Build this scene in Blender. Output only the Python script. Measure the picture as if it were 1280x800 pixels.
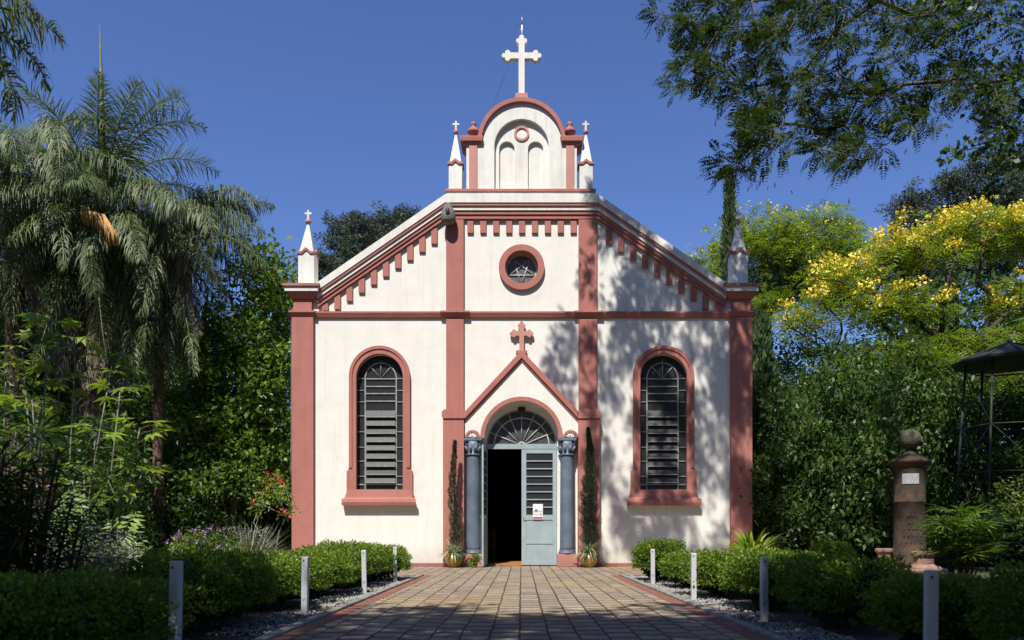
import bpy, math, random
import numpy as np
from mathutils import Vector, Matrix
from mathutils.geometry import tessellate_polygon

R = math.radians
PI = math.pi
rng = np.random.default_rng(7)
random.seed(7)
for o in list(bpy.data.objects):
    bpy.data.objects.remove(o)
scene = bpy.context.scene
col = scene.collection

# ------------------------------------------------------------------ camera, sky, sun, exposure
CAM_D, CAM_H, FPX = 20.0, 0.8, 1000.0
cam_d = bpy.data.cameras.new('camera')
cam = bpy.data.objects.new('camera', cam_d); col.objects.link(cam)
cam.location = (0, -CAM_D, CAM_H)
cam.rotation_euler = (R(90), 0, 0)
cam_d.sensor_width = 36
cam_d.lens = FPX / 1280 * 36
cam_d.shift_x = -12 / 1280
cam_d.shift_y = 268 / 1280
cam_d.clip_end = 1500
cam_d.dof.use_dof = True
cam_d.dof.focus_distance = 19
cam_d.dof.aperture_fstop = 2.6
scene.camera = cam

SUN_AZ, SUN_EL = 16, 55
world = bpy.data.worlds.new('World'); scene.world = world
world.use_nodes = True
wn = world.node_tree
bg = wn.nodes['Background']
sky = wn.nodes.new('ShaderNodeTexSky')
sky.sky_type = 'NISHITA'
sky.sun_disc = False
sky.sun_elevation = R(SUN_EL)
sky.sun_rotation = R(180 + SUN_AZ)
sky.altitude = 900
sky.air_density = 1.0
sky.dust_density = 0.6
sky.ozone_density = 5.0
tint = wn.nodes.new('ShaderNodeMixRGB'); tint.blend_type = 'MULTIPLY'; tint.inputs[0].default_value = 1
tint.inputs[2].default_value = (0.87, 0.93, 1.22, 1)
wn.links.new(sky.outputs[0], tint.inputs[1])
wn.links.new(tint.outputs[0], bg.inputs[0])
bg.inputs[1].default_value = 0.096
sun_d = bpy.data.lights.new('sun', 'SUN')
sun = bpy.data.objects.new('sun', sun_d); col.objects.link(sun)
sun_d.energy = 5.0
sun_d.angle = R(0.53)
sun_d.color = (1.0, 0.965, 0.90)
SUN = Vector((math.sin(R(SUN_AZ)) * math.cos(R(SUN_EL)), math.cos(R(SUN_AZ)) * math.cos(R(SUN_EL)), -math.sin(R(SUN_EL))))
sun.rotation_euler = SUN.to_track_quat('-Z', 'Y').to_euler()
sun.location = (-6, -30, 30)
scene.view_settings.view_transform = 'Standard'
scene.view_settings.look = 'None'
scene.view_settings.exposure = 0.42
scene.view_settings.gamma = 1
scene.render.film_transparent = False
try:
    scene.cycles.max_bounces = 8
    scene.cycles.diffuse_bounces = 3
    scene.cycles.transmission_bounces = 4
    scene.cycles.transparent_max_bounces = 6
    scene.cycles.use_denoising = True
    scene.cycles.sample_clamp_indirect = 6
except Exception:
    pass


# ------------------------------------------------------------------ object helpers
def tag(o, label=None, cat=None, group=None, kind=None):
    if label: o['label'] = label
    if cat: o['category'] = cat
    if group: o['group'] = group
    if kind: o['kind'] = kind
    return o


def thing(name, label, cat, loc=(0, 0, 0), rz=0, group=None):
    o = bpy.data.objects.new(name, None); col.objects.link(o)
    o.empty_display_size = 0.2
    o.location = loc; o.rotation_euler = (0, 0, rz)
    return tag(o, label, cat, group)


def copy_tree(o, parent=None):
    c = o.copy(); col.objects.link(c)
    c.parent = parent
    for ch in [x for x in bpy.data.objects if x.parent == o]:
        copy_tree(ch, c)
    return c


def W(px, py, d):
    """a point d metres in front of the camera seen at photo pixel (px, py)"""
    return Vector(((px - 652) / FPX * d, d - CAM_D, CAM_H + (668 - py) / FPX * d))


# ------------------------------------------------------------------ materials
def mat(name, c, rough=0.75, c2=None, scale=6.0, bump=0.0, bscale=None, metal=0.0, spec=0.4, detail=6.0, contrast=(0.35, 0.65), zgrime=None):
    m = bpy.data.materials.new(name); m.use_nodes = True
    nt = m.node_tree; b = nt.nodes['Principled BSDF']
    b.inputs['Roughness'].default_value = rough
    b.inputs['Metallic'].default_value = metal
    b.inputs['Specular IOR Level'].default_value = spec
    tc = nt.nodes.new('ShaderNodeTexCoord')
    if c2 is None:
        b.inputs['Base Color'].default_value = (*c, 1)
    else:
        n = nt.nodes.new('ShaderNodeTexNoise'); n.inputs['Scale'].default_value = scale
        n.inputs['Detail'].default_value = detail
        n.inputs['Roughness'].default_value = 0.65
        nt.links.new(tc.outputs['Object'], n.inputs['Vector'])
        r = nt.nodes.new('ShaderNodeValToRGB')
        r.color_ramp.elements[0].position = contrast[0]; r.color_ramp.elements[0].color = (*c2, 1)
        r.color_ramp.elements[1].position = contrast[1]; r.color_ramp.elements[1].color = (*c, 1)
        nt.links.new(n.outputs['Fac'], r.inputs['Fac'])
        nt.links.new(r.outputs['Color'], b.inputs['Base Color'])
    if bump:
        n2 = nt.nodes.new('ShaderNodeTexNoise'); n2.inputs['Scale'].default_value = bscale or scale * 4
        n2.inputs['Detail'].default_value = 5
        nt.links.new(tc.outputs['Object'], n2.inputs['Vector'])
        bp = nt.nodes.new('ShaderNodeBump'); bp.inputs['Strength'].default_value = 1.0
        bp.inputs['Distance'].default_value = bump
        nt.links.new(n2.outputs['Fac'], bp.inputs['Height'])
        nt.links.new(bp.outputs['Normal'], b.inputs['Normal'])
    return m


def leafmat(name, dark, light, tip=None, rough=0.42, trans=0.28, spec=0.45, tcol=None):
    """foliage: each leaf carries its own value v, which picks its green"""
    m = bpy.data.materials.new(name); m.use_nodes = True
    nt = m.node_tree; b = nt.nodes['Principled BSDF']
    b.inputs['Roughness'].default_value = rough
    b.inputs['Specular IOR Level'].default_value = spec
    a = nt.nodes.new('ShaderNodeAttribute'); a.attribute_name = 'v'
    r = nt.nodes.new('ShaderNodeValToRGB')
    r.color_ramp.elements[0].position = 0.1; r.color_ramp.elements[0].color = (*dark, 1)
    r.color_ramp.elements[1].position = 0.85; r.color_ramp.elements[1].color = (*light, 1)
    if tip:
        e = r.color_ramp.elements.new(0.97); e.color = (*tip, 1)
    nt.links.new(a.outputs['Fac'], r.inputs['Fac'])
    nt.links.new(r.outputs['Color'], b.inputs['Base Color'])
    t = nt.nodes.new('ShaderNodeBsdfTranslucent')
    mixc = nt.nodes.new('ShaderNodeMixRGB'); mixc.blend_type = 'MULTIPLY'; mixc.inputs[0].default_value = 1
    mixc.inputs[2].default_value = (*(tcol or (1.6, 1.7, 0.6)), 1)
    nt.links.new(r.outputs['Color'], mixc.inputs[1]); nt.links.new(mixc.outputs[0], t.inputs['Color'])
    ms = nt.nodes.new('ShaderNodeMixShader'); ms.inputs[0].default_value = trans
    nt.links.new(b.outputs[0], ms.inputs[1]); nt.links.new(t.outputs[0], ms.inputs[2])
    nt.links.new(ms.outputs[0], nt.nodes['Material Output'].inputs['Surface'])
    return m


def wallmat(name, base, stain, amount=0.5, fresh=0.9, blotch=None):
    """painted render: faint brush mottling, rain streaks and a splash-back band"""
    m = bpy.data.materials.new(name); m.use_nodes = True
    nt = m.node_tree; b = nt.nodes['Principled BSDF']
    b.inputs['Roughness'].default_value = 0.85
    b.inputs['Specular IOR Level'].default_value = 0.2
    tc = nt.nodes.new('ShaderNodeTexCoord')
    mp = nt.nodes.new('ShaderNodeMapping'); mp.inputs['Scale'].default_value = (3.5, 3.5, 0.35)
    nt.links.new(tc.outputs['Object'], mp.inputs['Vector'])
    n1 = nt.nodes.new('ShaderNodeTexNoise'); n1.inputs['Scale'].default_value = 1.6; n1.inputs['Detail'].default_value = 8
    n1.inputs['Roughness'].default_value = 0.7
    nt.links.new(mp.outputs[0], n1.inputs['Vector'])
    n2 = nt.nodes.new('ShaderNodeTexNoise'); n2.inputs['Scale'].default_value = 1.3; n2.inputs['Detail'].default_value = 9
    n2.inputs['Roughness'].default_value = 0.75
    nt.links.new(tc.outputs['Object'], n2.inputs['Vector'])
    mul = nt.nodes.new('ShaderNodeMath'); mul.operation = 'MULTIPLY'
    nt.links.new(n1.outputs['Fac'], mul.inputs[0]); nt.links.new(n2.outputs['Fac'], mul.inputs[1])
    r = nt.nodes.new('ShaderNodeValToRGB')
    r.color_ramp.elements[0].position = 0.20; r.color_ramp.elements[0].color = (0, 0, 0, 1)
    r.color_ramp.elements[1].position = 0.46; r.color_ramp.elements[1].color = (1, 1, 1, 1)
    nt.links.new(mul.outputs[0], r.inputs['Fac'])
    mm = nt.nodes.new('ShaderNodeMath'); mm.operation = 'MULTIPLY'; mm.inputs[1].default_value = amount
    nt.links.new(r.outputs[0], mm.inputs[0])
    mx = nt.nodes.new('ShaderNodeMixRGB'); mx.inputs[1].default_value = (*base, 1); mx.inputs[2].default_value = (*stain, 1)
    nt.links.new(mm.outputs[0], mx.inputs[0])
    sx = nt.nodes.new('ShaderNodeSeparateXYZ'); nt.links.new(tc.outputs['Object'], sx.inputs[0])
    lo = nt.nodes.new('ShaderNodeMapRange'); lo.inputs['From Min'].default_value = 0.55; lo.inputs['From Max'].default_value = 0.0
    nt.links.new(sx.outputs['Z'], lo.inputs['Value'])
    sp_ = nt.nodes.new('ShaderNodeMath'); sp_.operation = 'MULTIPLY'
    nt.links.new(lo.outputs[0], sp_.inputs[0]); nt.links.new(n2.outputs['Fac'], sp_.inputs[1])
    mp2 = nt.nodes.new('ShaderNodeMapping'); mp2.inputs['Scale'].default_value = (16, 16, 0.5)
    nt.links.new(tc.outputs['Object'], mp2.inputs['Vector'])
    n5 = nt.nodes.new('ShaderNodeTexNoise'); n5.inputs['Scale'].default_value = 1.0; n5.inputs['Detail'].default_value = 4
    nt.links.new(mp2.outputs[0], n5.inputs['Vector'])
    r5 = nt.nodes.new('ShaderNodeValToRGB'); r5.color_ramp.elements[0].position = 0.58; r5.color_ramp.elements[1].position = 0.74
    r5.color_ramp.elements[1].color = (0.19, 0.19, 0.19, 1)
    nt.links.new(n5.outputs['Fac'], r5.inputs['Fac'])
    mxx = nt.nodes.new('ShaderNodeMath'); mxx.operation = 'MAXIMUM'
    nt.links.new(sp_.outputs[0], mxx.inputs[0]); nt.links.new(r5.outputs[0], mxx.inputs[1])
    mx2 = nt.nodes.new('ShaderNodeMixRGB'); mx2.inputs[2].default_value = (stain[0] * 0.72, stain[1] * 0.68, stain[2] * 0.6, 1)
    nt.links.new(mxx.outputs[0], mx2.inputs[0]); nt.links.new(mx.outputs[0], mx2.inputs[1])
    nt.links.new(mx2.outputs[0], b.inputs['Base Color'])
    n3 = nt.nodes.new('ShaderNodeTexNoise'); n3.inputs['Scale'].default_value = 45; n3.inputs['Detail'].default_value = 4
    nt.links.new(tc.outputs['Object'], n3.inputs['Vector'])
    n4 = nt.nodes.new('ShaderNodeTexNoise'); n4.inputs['Scale'].default_value = 2.2; n4.inputs['Detail'].default_value = 3
    nt.links.new(tc.outputs['Object'], n4.inputs['Vector'])
    ad = nt.nodes.new('ShaderNodeMath'); ad.operation = 'MULTIPLY_ADD'; ad.inputs[1].default_value = 4.0
    nt.links.new(n4.outputs['Fac'], ad.inputs[0]); nt.links.new(n3.outputs['Fac'], ad.inputs[2])
    bp = nt.nodes.new('ShaderNodeBump'); bp.inputs['Strength'].default_value = 0.6; bp.inputs['Distance'].default_value = 0.006
    nt.links.new(ad.outputs[0], bp.inputs['Height']); nt.links.new(bp.outputs[0], b.inputs['Normal'])
    return m


M = {}
M['white'] = wallmat('white_render', (0.745, 0.722, 0.655), (0.55, 0.52, 0.45), 0.4)
M['trimwhite'] = wallmat('white_trim', (0.74, 0.72, 0.66), (0.42, 0.39, 0.33), 0.55)
M['pink'] = wallmat('pink_paint', (0.41, 0.165, 0.135), (0.28, 0.11, 0.09), 0.7)
M['pinkpale'] = wallmat('pink_paint_faded', (0.50, 0.25, 0.205), (0.38, 0.17, 0.14), 0.6)
M['blue'] = mat('blue_grey_paint', (0.145, 0.18, 0.225), 0.5, (0.09, 0.115, 0.15), 3, 0.002, 30)
M['door'] = mat('pale_blue_door_paint', (0.34, 0.405, 0.42), 0.5, (0.26, 0.32, 0.34), 2.5, 0.001, 30)
M['lead'] = mat('pale_lead_bars', (0.55, 0.56, 0.53), 0.5, (0.38, 0.39, 0.37), 8)
M['glass'] = mat('dark_hammered_glass', (0.018, 0.020, 0.022), 0.14, (0.04, 0.042, 0.042), 30, 0.006, 55, spec=0.35)
M['windowlead'] = mat('dull_lead_bars', (0.34, 0.35, 0.33), 0.5, (0.20, 0.205, 0.20), 8)
M['starglass'] = mat('grey_textured_glass', (0.16, 0.17, 0.17), 0.35, (0.07, 0.075, 0.075), 14, 0.004, 60, spec=0.5)
M['fanglass'] = mat('speckled_grey_glass', (0.11, 0.11, 0.115), 0.3, (0.02, 0.02, 0.022), 45, 0.005, 60, spec=0.5)
M['louvre'] = mat('dusty_louvre_glass', (0.062, 0.058, 0.05), 0.5, (0.018, 0.018, 0.016), 30, 0.004, 70, spec=0.35)
M['wood'] = mat('orange_wood', (0.42, 0.19, 0.06), 0.5, (0.30, 0.12, 0.04), 5)
M['dark'] = mat('interior_shade', (0.05, 0.05, 0.06), 0.9)
M['roof'] = mat('roof_tiles', (0.30, 0.13, 0.08), 0.85, (0.16, 0.08, 0.055), 3, 0.01, 8)
M['gold'] = mat('gold_glaze', (0.45, 0.31, 0.09), 0.35, (0.30, 0.20, 0.06), 6, 0.002, 20, metal=0.45)
M['steel'] = mat('steel', (0.35, 0.35, 0.35), 0.4, metal=0.8)
M['nest'] = mat('weathered_grey', (0.22, 0.20, 0.17), 0.95, (0.10, 0.09, 0.08), 25, 0.012, 40)
M['bollard'] = mat('peeling_white_paint', (0.50, 0.505, 0.51), 0.8, (0.15, 0.14, 0.13), 9, 0.003, 30, contrast=(0.30, 0.40))
M['bark'] = mat('bark', (0.085, 0.068, 0.052), 0.95, (0.035, 0.028, 0.022), 9, 0.02, 14)
M['barkmid'] = mat('grey_bark', (0.16, 0.14, 0.115), 0.95, (0.07, 0.06, 0.05), 9, 0.01, 25)
M['barkpale'] = mat('pale_bark', (0.26, 0.23, 0.19), 0.95, (0.11, 0.095, 0.08), 9, 0.01, 25)
M['palmbark'] = mat('palm_trunk', (0.20, 0.125, 0.085), 0.95, (0.07, 0.045, 0.03), 12, 0.02, 20)
M['fibre'] = mat('dry_palm_fibre', (0.30, 0.24, 0.18), 0.95, (0.12, 0.09, 0.065), 18)
M['stone'] = mat('stained_stone', (0.085, 0.053, 0.032), 0.9, (0.024, 0.018, 0.014), 4, 0.01, 30)
M['stone2'] = mat('lichen_stone', (0.10, 0.085, 0.06), 0.95, (0.05, 0.045, 0.035), 7, 0.02, 25, contrast=(0.4, 0.55))
M['pinkstone'] = mat('pink_sandstone', (0.42, 0.25, 0.19), 0.9, (0.26, 0.15, 0.11), 5, 0.008, 25)
M['terra'] = mat('pink_terracotta', (0.36, 0.21, 0.155), 0.9, (0.16, 0.10, 0.075), 9, 0.01, 30)
M['zinc'] = mat('dull_galvanised_steel', (0.05, 0.058, 0.05), 0.7, (0.028, 0.03, 0.026), 7, metal=0.3)
M['zincroof'] = mat('grey_roof_sheet', (0.03, 0.034, 0.038), 0.55, (0.018, 0.018, 0.018), 5)
M['paper'] = mat('paper', (0.75, 0.75, 0.76), 0.7)
M['plaque'] = mat('weathered_enamel', (0.40, 0.41, 0.43), 0.5, (0.26, 0.26, 0.27), 12)
M['paperred'] = mat('red_print', (0.42, 0.04, 0.07), 0.6)
M['papergrey'] = mat('grey_print', (0.24, 0.22, 0.26), 0.6)
M['black'] = mat('black_metal_and_hole_shade', (0.02, 0.02, 0.022), 0.4)
M['fruit'] = mat('orange_fruit', (0.60, 0.38, 0.12), 0.7, (0.34, 0.18, 0.06), 40, 0.01, 30)

M['l_palm'] = leafmat('palm_leaf', (0.040, 0.068, 0.020), (0.19, 0.225, 0.11), (0.36, 0.35, 0.20), rough=0.5, trans=0.22, spec=0.3)
M['l_dead'] = leafmat('dead_palm_leaf', (0.10, 0.075, 0.05), (0.27, 0.21, 0.15), rough=0.8, trans=0.1)
M['l_broad'] = leafmat('broad_leaf', (0.045, 0.095, 0.014), (0.19, 0.29, 0.040), (0.28, 0.36, 0.06), trans=0.35)
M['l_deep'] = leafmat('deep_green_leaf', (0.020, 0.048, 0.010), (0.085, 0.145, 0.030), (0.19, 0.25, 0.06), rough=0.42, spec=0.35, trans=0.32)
M['l_bright'] = leafmat('bright_leaf', (0.070, 0.130, 0.014), (0.25, 0.33, 0.045), (0.38, 0.40, 0.09), trans=0.35)
M['l_hedge'] = leafmat('hedge_leaf', (0.034, 0.068, 0.009), (0.19, 0.28, 0.032), (0.32, 0.38, 0.07), rough=0.45, spec=0.3, trans=0.32)
M['l_feather'] = leafmat('feathery_leaf', (0.018, 0.034, 0.010), (0.058, 0.088, 0.018), (0.14, 0.17, 0.03), trans=0.25, spec=0.2, rough=0.6)
M['l_cypress'] = leafmat('cypress_leaf', (0.030, 0.062, 0.024), (0.115, 0.175, 0.065), trans=0.12, rough=0.6)
M['l_potcyp'] = leafmat('dark_cypress_leaf', (0.020, 0.036, 0.018), (0.060, 0.085, 0.038), trans=0.1, rough=0.6)
M['l_arau'] = leafmat('araucaria_needles', (0.016, 0.028, 0.014), (0.060, 0.080, 0.036), trans=0.05, rough=0.6)
M['l_lime'] = leafmat('lime_leaf', (0.075, 0.125, 0.014), (0.23, 0.30, 0.032), (0.42, 0.42, 0.05), trans=0.42)
M['l_grey'] = leafmat('grey_leaf', (0.12, 0.135, 0.09), (0.32, 0.33, 0.24), trans=0.1, rough=0.6)
M['l_varieg'] = leafmat('striped_leaf', (0.14, 0.19, 0.11), (0.48, 0.52, 0.38), trans=0.15)
M['f_yellow'] = leafmat('yellow_petals', (0.78, 0.58, 0.045), (0.94, 0.80, 0.13), trans=0.3, rough=0.6, tcol=(1.1, 1.0, 0.5))
M['f_purple'] = leafmat('purple_petals', (0.30, 0.10, 0.35), (0.62, 0.38, 0.66), trans=0.2, rough=0.6, tcol=(1, 1, 1))
M['f_red'] = leafmat('red_petals', (0.50, 0.03, 0.025), (0.75, 0.07, 0.05), trans=0.2, rough=0.6, tcol=(1, 1, 1))


# ------------------------------------------------------------------ mesh helpers
class MB:
    def __init__(s):
        s.v = []; s.f = []; s.sm = []
    def add(s, vs, fs, smooth=False):
        n = len(s.v); s.v += [tuple(p) for p in vs]
        s.f += [tuple(i + n for i in f) for f in fs]; s.sm += [smooth] * len(fs)
        return s
    def box(s, x0, x1, y0, y1, z0, z1, bev=0.0):
        if bev <= 0:
            v = [(x, y, z) for x in (x0, x1) for y in (y0, y1) for z in (z0, z1)]
            return s.add(v, [(0, 1, 3, 2), (4, 6, 7, 5), (0, 4, 5, 1), (2, 3, 7, 6), (0, 2, 6, 4), (1, 5, 7, 3)])
        b = bev
        rings = []
        for z, i in ((z0, b), (z0 + b, 0), (z1 - b, 0), (z1, b)):
            xa, xb, ya, yb = x0 + i, x1 - i, y0 + i, y1 - i
            rings.append([(xa + b, ya, z), (xb - b, ya, z), (xb, ya + b, z), (xb, yb - b, z), (xb - b, yb, z), (xa + b, yb, z), (xa, yb - b, z), (xa, ya + b, z)])
        v = [p for r in rings for p in r]; f = []
        for k in range(3):
            for j in range(8):
                f.append((k * 8 + j, k * 8 + (j + 1) % 8, (k + 1) * 8 + (j + 1) % 8, (k + 1) * 8 + j))
        f.append(tuple(range(7, -1, -1))); f.append(tuple(24 + j for j in range(8)))
        return s.add(v, f)
    def lathe(s, prof, cx=0, cy=0, n=24, smooth=True, sides=None):
        """prof: (radius, z) from bottom to top"""
        v = []; f = []
        for r, z in prof:
            for j in range(n):
                a = 2 * PI * (j + 0.5) / n
                v.append((cx + r * math.cos(a), cy + r * math.sin(a), z))
        for k in range(len(prof) - 1):
            for j in range(n):
                f.append((k * n + j, k * n + (j + 1) % n, (k + 1) * n + (j + 1) % n, (k + 1) * n + j))
        f.append(tuple(range(n - 1, -1, -1))); f.append(tuple((len(prof) - 1) * n + j for j in range(n)))
        return s.add(v, f, smooth)
    def tube(s, pts, rad, n=6, smooth=True):
        pts = [Vector(p) for p in pts]
        if not hasattr(rad, '__len__'): rad = [rad] * len(pts)
        v = []; f = []; up = Vector((0.13, 0.21, 1)).normalized()
        for i, p in enumerate(pts):
            t = (pts[min(i + 1, len(pts) - 1)] - pts[max(i - 1, 0)])
            if t.length < 1e-9: t = Vector((0, 0, 1))
            t.normalize()
            a = t.cross(up)
            if a.length < 0.05: a = t.cross(Vector((1, 0, 0)))
            a.normalize(); b = t.cross(a)
            for j in range(n):
                an = 2 * PI * j / n
                v.append(p + (a * math.cos(an) + b * math.sin(an)) * rad[i])
        for k in range(len(pts) - 1):
            for j in range(n):
                f.append((k * n + j, k * n + (j + 1) % n, (k + 1) * n + (j + 1) % n, (k + 1) * n + j))
        f.append(tuple(range(n - 1, -1, -1))); f.append(tuple((len(pts) - 1) * n + j for j in range(n)))
        return s.add(v, f, smooth)
    def plate(s, loops, y0, y1):
        """loops of (x, z): the outline and its holes, extruded from y0 (front) to y1"""
        tri = tessellate_polygon([[Vector((x, z, 0)) for x, z in L] for L in loops])
        flat = [p for L in loops for p in L]; n = len(flat)
        v = [(x, y0, z) for x, z in flat] + [(x, y1, z) for x, z in flat]
        f = []
        for a, b, c in tri:
            f.append((a, b, c)); f.append((c + n, b + n, a + n))
        k = 0
        for L in loops:
            m = len(L)
            for j in range(m):
                a, b = k + j, k + (j + 1) % m
                f.append((a, b, b + n, a + n))
            k += m
        s.add(v, f)
        return s
    def build(s, name, m, parent=None, bevel=0.0, recalc=True):
        me = bpy.data.meshes.new(name)
        me.from_pydata(s.v, [], s.f); me.update()
        if recalc:
            import bmesh
            bm = bmesh.new(); bm.from_mesh(me)
            bmesh.ops.recalc_face_normals(bm, faces=bm.faces)
            bm.to_mesh(me); bm.free()
        if any(s.sm):
            me.polygons.foreach_set('use_smooth', s.sm)
        me.materials.append(m)
        o = bpy.data.objects.new(name, me); col.objects.link(o)
        o.parent = parent
        if bevel:
            b = o.modifiers.new('bevel', 'BEVEL'); b.width = bevel; b.segments = 2; b.limit_method = 'ANGLE'; b.angle_limit = R(40)
        return o


def fastmesh(name, V, F, m, parent=None, val=None, smooth=False):
    """V (n,3), F (k,4) numpy arrays; val per vertex -> attribute v"""
    V = np.asarray(V, np.float32); F = np.asarray(F, np.int32)
    me = bpy.data.meshes.new(name)
    me.vertices.add(len(V)); me.vertices.foreach_set('co', V.ravel())
    me.loops.add(F.size); me.loops.foreach_set('vertex_index', F.ravel())
    me.polygons.add(len(F))
    me.polygons.foreach_set('loop_start', np.arange(0, F.size, F.shape[1], dtype=np.int32))
    me.update(calc_edges=True)
    if val is not None:
        at = me.attributes.new('v', 'FLOAT', 'POINT'); at.data.foreach_set('value', np.asarray(val, np.float32))
    if smooth:
        me.polygons.foreach_set('use_smooth', np.ones(len(F), bool))
    me.materials.append(m)
    o = bpy.data.objects.new(name, me); col.objects.link(o); o.parent = parent
    return o


def nrm(a):
    return a / np.maximum(np.linalg.norm(a, axis=-1, keepdims=True), 1e-9)


def leaf_quads(P, A, Nn, L, Wd, fold=0.15):
    """one folded rhombic quad per leaf at P, along A, facing Nn"""
    S = nrm(np.cross(A, Nn)); U = np.cross(S, A)
    L = np.asarray(L).reshape(-1, 1) * np.ones((len(P), 1)); Wd = np.asarray(Wd).reshape(-1, 1) * np.ones((len(P), 1))
    b = P; t = P + A * L - U * L * fold * 0.6
    m = P + A * L * 0.45 + U * L * fold * 0.4
    V = np.stack([b, m + S * Wd / 2, t, m - S * Wd / 2], 1).reshape(-1, 3)
    F = np.arange(len(P) * 4).reshape(-1, 4)
    return V, F


def rand_dirs(n, up=0.0, rg=rng):
    d = rg.normal(size=(n, 3)); d = nrm(d); d[:, 2] += up
    return nrm(d)


def cloud(C, rad, per, size, ratio=0.5, up=0.5, rg=rng, flat=0.8, cv=None, out=None):
    """leaves round cluster centres C"""
    n = len(C) * per
    c = np.repeat(C, per, 0)
    rr = np.repeat(np.asarray(rad) * np.ones(len(C)), per)[:, None]
    off = nrm(rg.normal(size=(n, 3))) * (rg.random((n, 1)) ** 0.5) * rr
    off[:, 2] *= flat
    P = c + off
    A = nrm(nrm(off) * 0.7 + rg.normal(size=(n, 3)) * 0.6 + np.array([0, 0, -0.1]))
    N = rand_dirs(n, up, rg)
    N = nrm(N + nrm(off) * 0.3)
    L = size * (0.6 + 0.8 * rg.random(n))
    V, F = leaf_quads(P, A, N, L, L * ratio)
    if cv is None: cv = rg.random(len(C))
    v = np.clip(np.repeat(cv, per) * 0.5 + rg.random(n) * 0.5, 0, 1)
    return V, F, np.repeat(v, 4)


def sprays(P, A, N, L, pairs, lw, rg=rng, droop=0.25):
    """pinnate leaves: pairs of small leaflets either side of a rachis from P along A"""
    n = len(P)
    S = nrm(np.cross(A, N)); U = np.cross(S, A)
    out = []; vals = []
    base = rg.random(n)
    for k in range(pairs):
        t = (k + 0.6) / pairs
        ll = L * 0.36 * (1 - abs(t - 0.45) * 1.1)
        for sg in (-1, 1):
            p = P + A * (L * t)[:, None] - np.array([0, 0, 1]) * (droop * L * t * t)[:, None]
            a = nrm(S * sg + A * 0.45 + rg.normal(size=(n, 3)) * 0.12)
            V, _ = leaf_quads(p, a, U, ll, ll * lw, 0.1)
            out.append(V); vals.append(np.repeat(base * 0.6 + rg.random(n) * 0.4, 4))
    V = np.concatenate(out); v = np.concatenate(vals)
    return V, np.arange(len(V)).reshape(-1, 4), v


def merge(parts):
    Vs = []; Fs = []; vs = []; n = 0
    for V, F, v in parts:
        Vs.append(V); Fs.append(F + n); vs.append(v); n += len(V)
    return np.concatenate(Vs), np.concatenate(Fs), np.concatenate(vs)


def in_ellipsoids(ells, n, rg=rng, shell=0.45):
    """points in a set of ellipsoids (cx,cy,cz,rx,ry,rz), biased to the outside"""
    vol = np.array([e[3] * e[4] * e[5] for e in ells]) ** 0.8; vol = vol / vol.sum()
    idx = rg.choice(len(ells), n, p=vol)
    E = np.array(ells, float)[idx]
    d = nrm(rg.normal(size=(n, 3)))
    r = (rg.random((n, 1)) ** shell) * (0.88 + 0.24 * rg.random((n, 1)))
    return E[:, :3] + d * r * E[:, 3:6]


def grow(trunk, targets, step=0.5, r_tip=0.012, power=2.2, jitter=0.10, sag=0.0, bias=0.35, rg=rng, nside=6, maxr=None):
    """limbs: each target is joined to the nearest point of the growing skeleton, radii by the pipe model"""
    pos = [np.array(p, float) for p in trunk]; par = [-1] + list(range(len(trunk) - 1))
    top = pos[-1]
    dist = [np.linalg.norm(p - top) * 0.2 for p in pos]
    targets = sorted([np.array(t) for t in targets], key=lambda t: np.linalg.norm(t - top))
    lo = max(0, int(len(trunk) * 0.45))
    tips = []
    for t in targets:
        arr = np.array(pos); D = np.linalg.norm(arr - t, axis=1) + bias * np.array(dist)
        D[:lo] += 100
        i = int(np.argmin(D))
        seg = t - pos[i]; L = np.linalg.norm(seg)
        k = max(1, int(L / step)); prev = i
        off = rg.normal(size=3) * jitter * L
        for j in range(1, k + 1):
            u = j / k
            p = pos[i] + seg * u + off * math.sin(PI * u) * 0.7 + (rg.normal(size=3) * jitter * step * 0.5 if j < k else 0)
            p[2] += sag * math.sin(PI * u) * L
            pos.append(p); par.append(prev); dist.append(dist[prev] + np.linalg.norm(p - pos[prev])); prev = len(pos) - 1
        tips.append(prev)
    n = len(pos); acc = np.zeros(n); ch = [[] for _ in range(n)]
    for i in range(n - 1, 0, -1):
        if not ch[i]: acc[i] += r_tip ** power
        ch[par[i]].append(i); acc[par[i]] += acc[i]
    rad = acc ** (1 / power)
    if maxr: rad = np.minimum(rad, maxr)
    mb = MB(); stack = [(0, None)]
    while stack:
        i, fr = stack.pop()
        chain = ([fr] if fr is not None else []) + [i]
        while ch[chain[-1]]:
            cs = sorted(ch[chain[-1]], key=lambda c: -rad[c])
            for c in cs[1:]: stack.append((c, chain[-1]))
            chain.append(cs[0])
        if len(chain) > 1:
            rr = [rad[c] for c in chain]
            if fr is not None: rr[0] = min(rr[0], rr[1] * 1.15)
            mb.tube([pos[c] for c in chain], rr, nside if rr[0] > 0.03 else 4)
    return mb, np.array([pos[i] for i in tips])


def spline(pts, n):
    """Catmull-Rom through pts"""
    P = [np.array(p, float) for p in pts]; P = [2 * P[0] - P[1]] + P + [2 * P[-1] - P[-2]]
    out = []
    m = len(P) - 3
    for s in range(n + 1):
        u = s / n * m; k = min(int(u), m - 1); t = u - k
        a, b, c, d = P[k:k + 4]
        out.append(0.5 * (2 * b + (c - a) * t + (2 * a - 5 * b + 4 * c - d) * t * t + (3 * b - a - 3 * c + d) * t ** 3))
    return out


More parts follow.
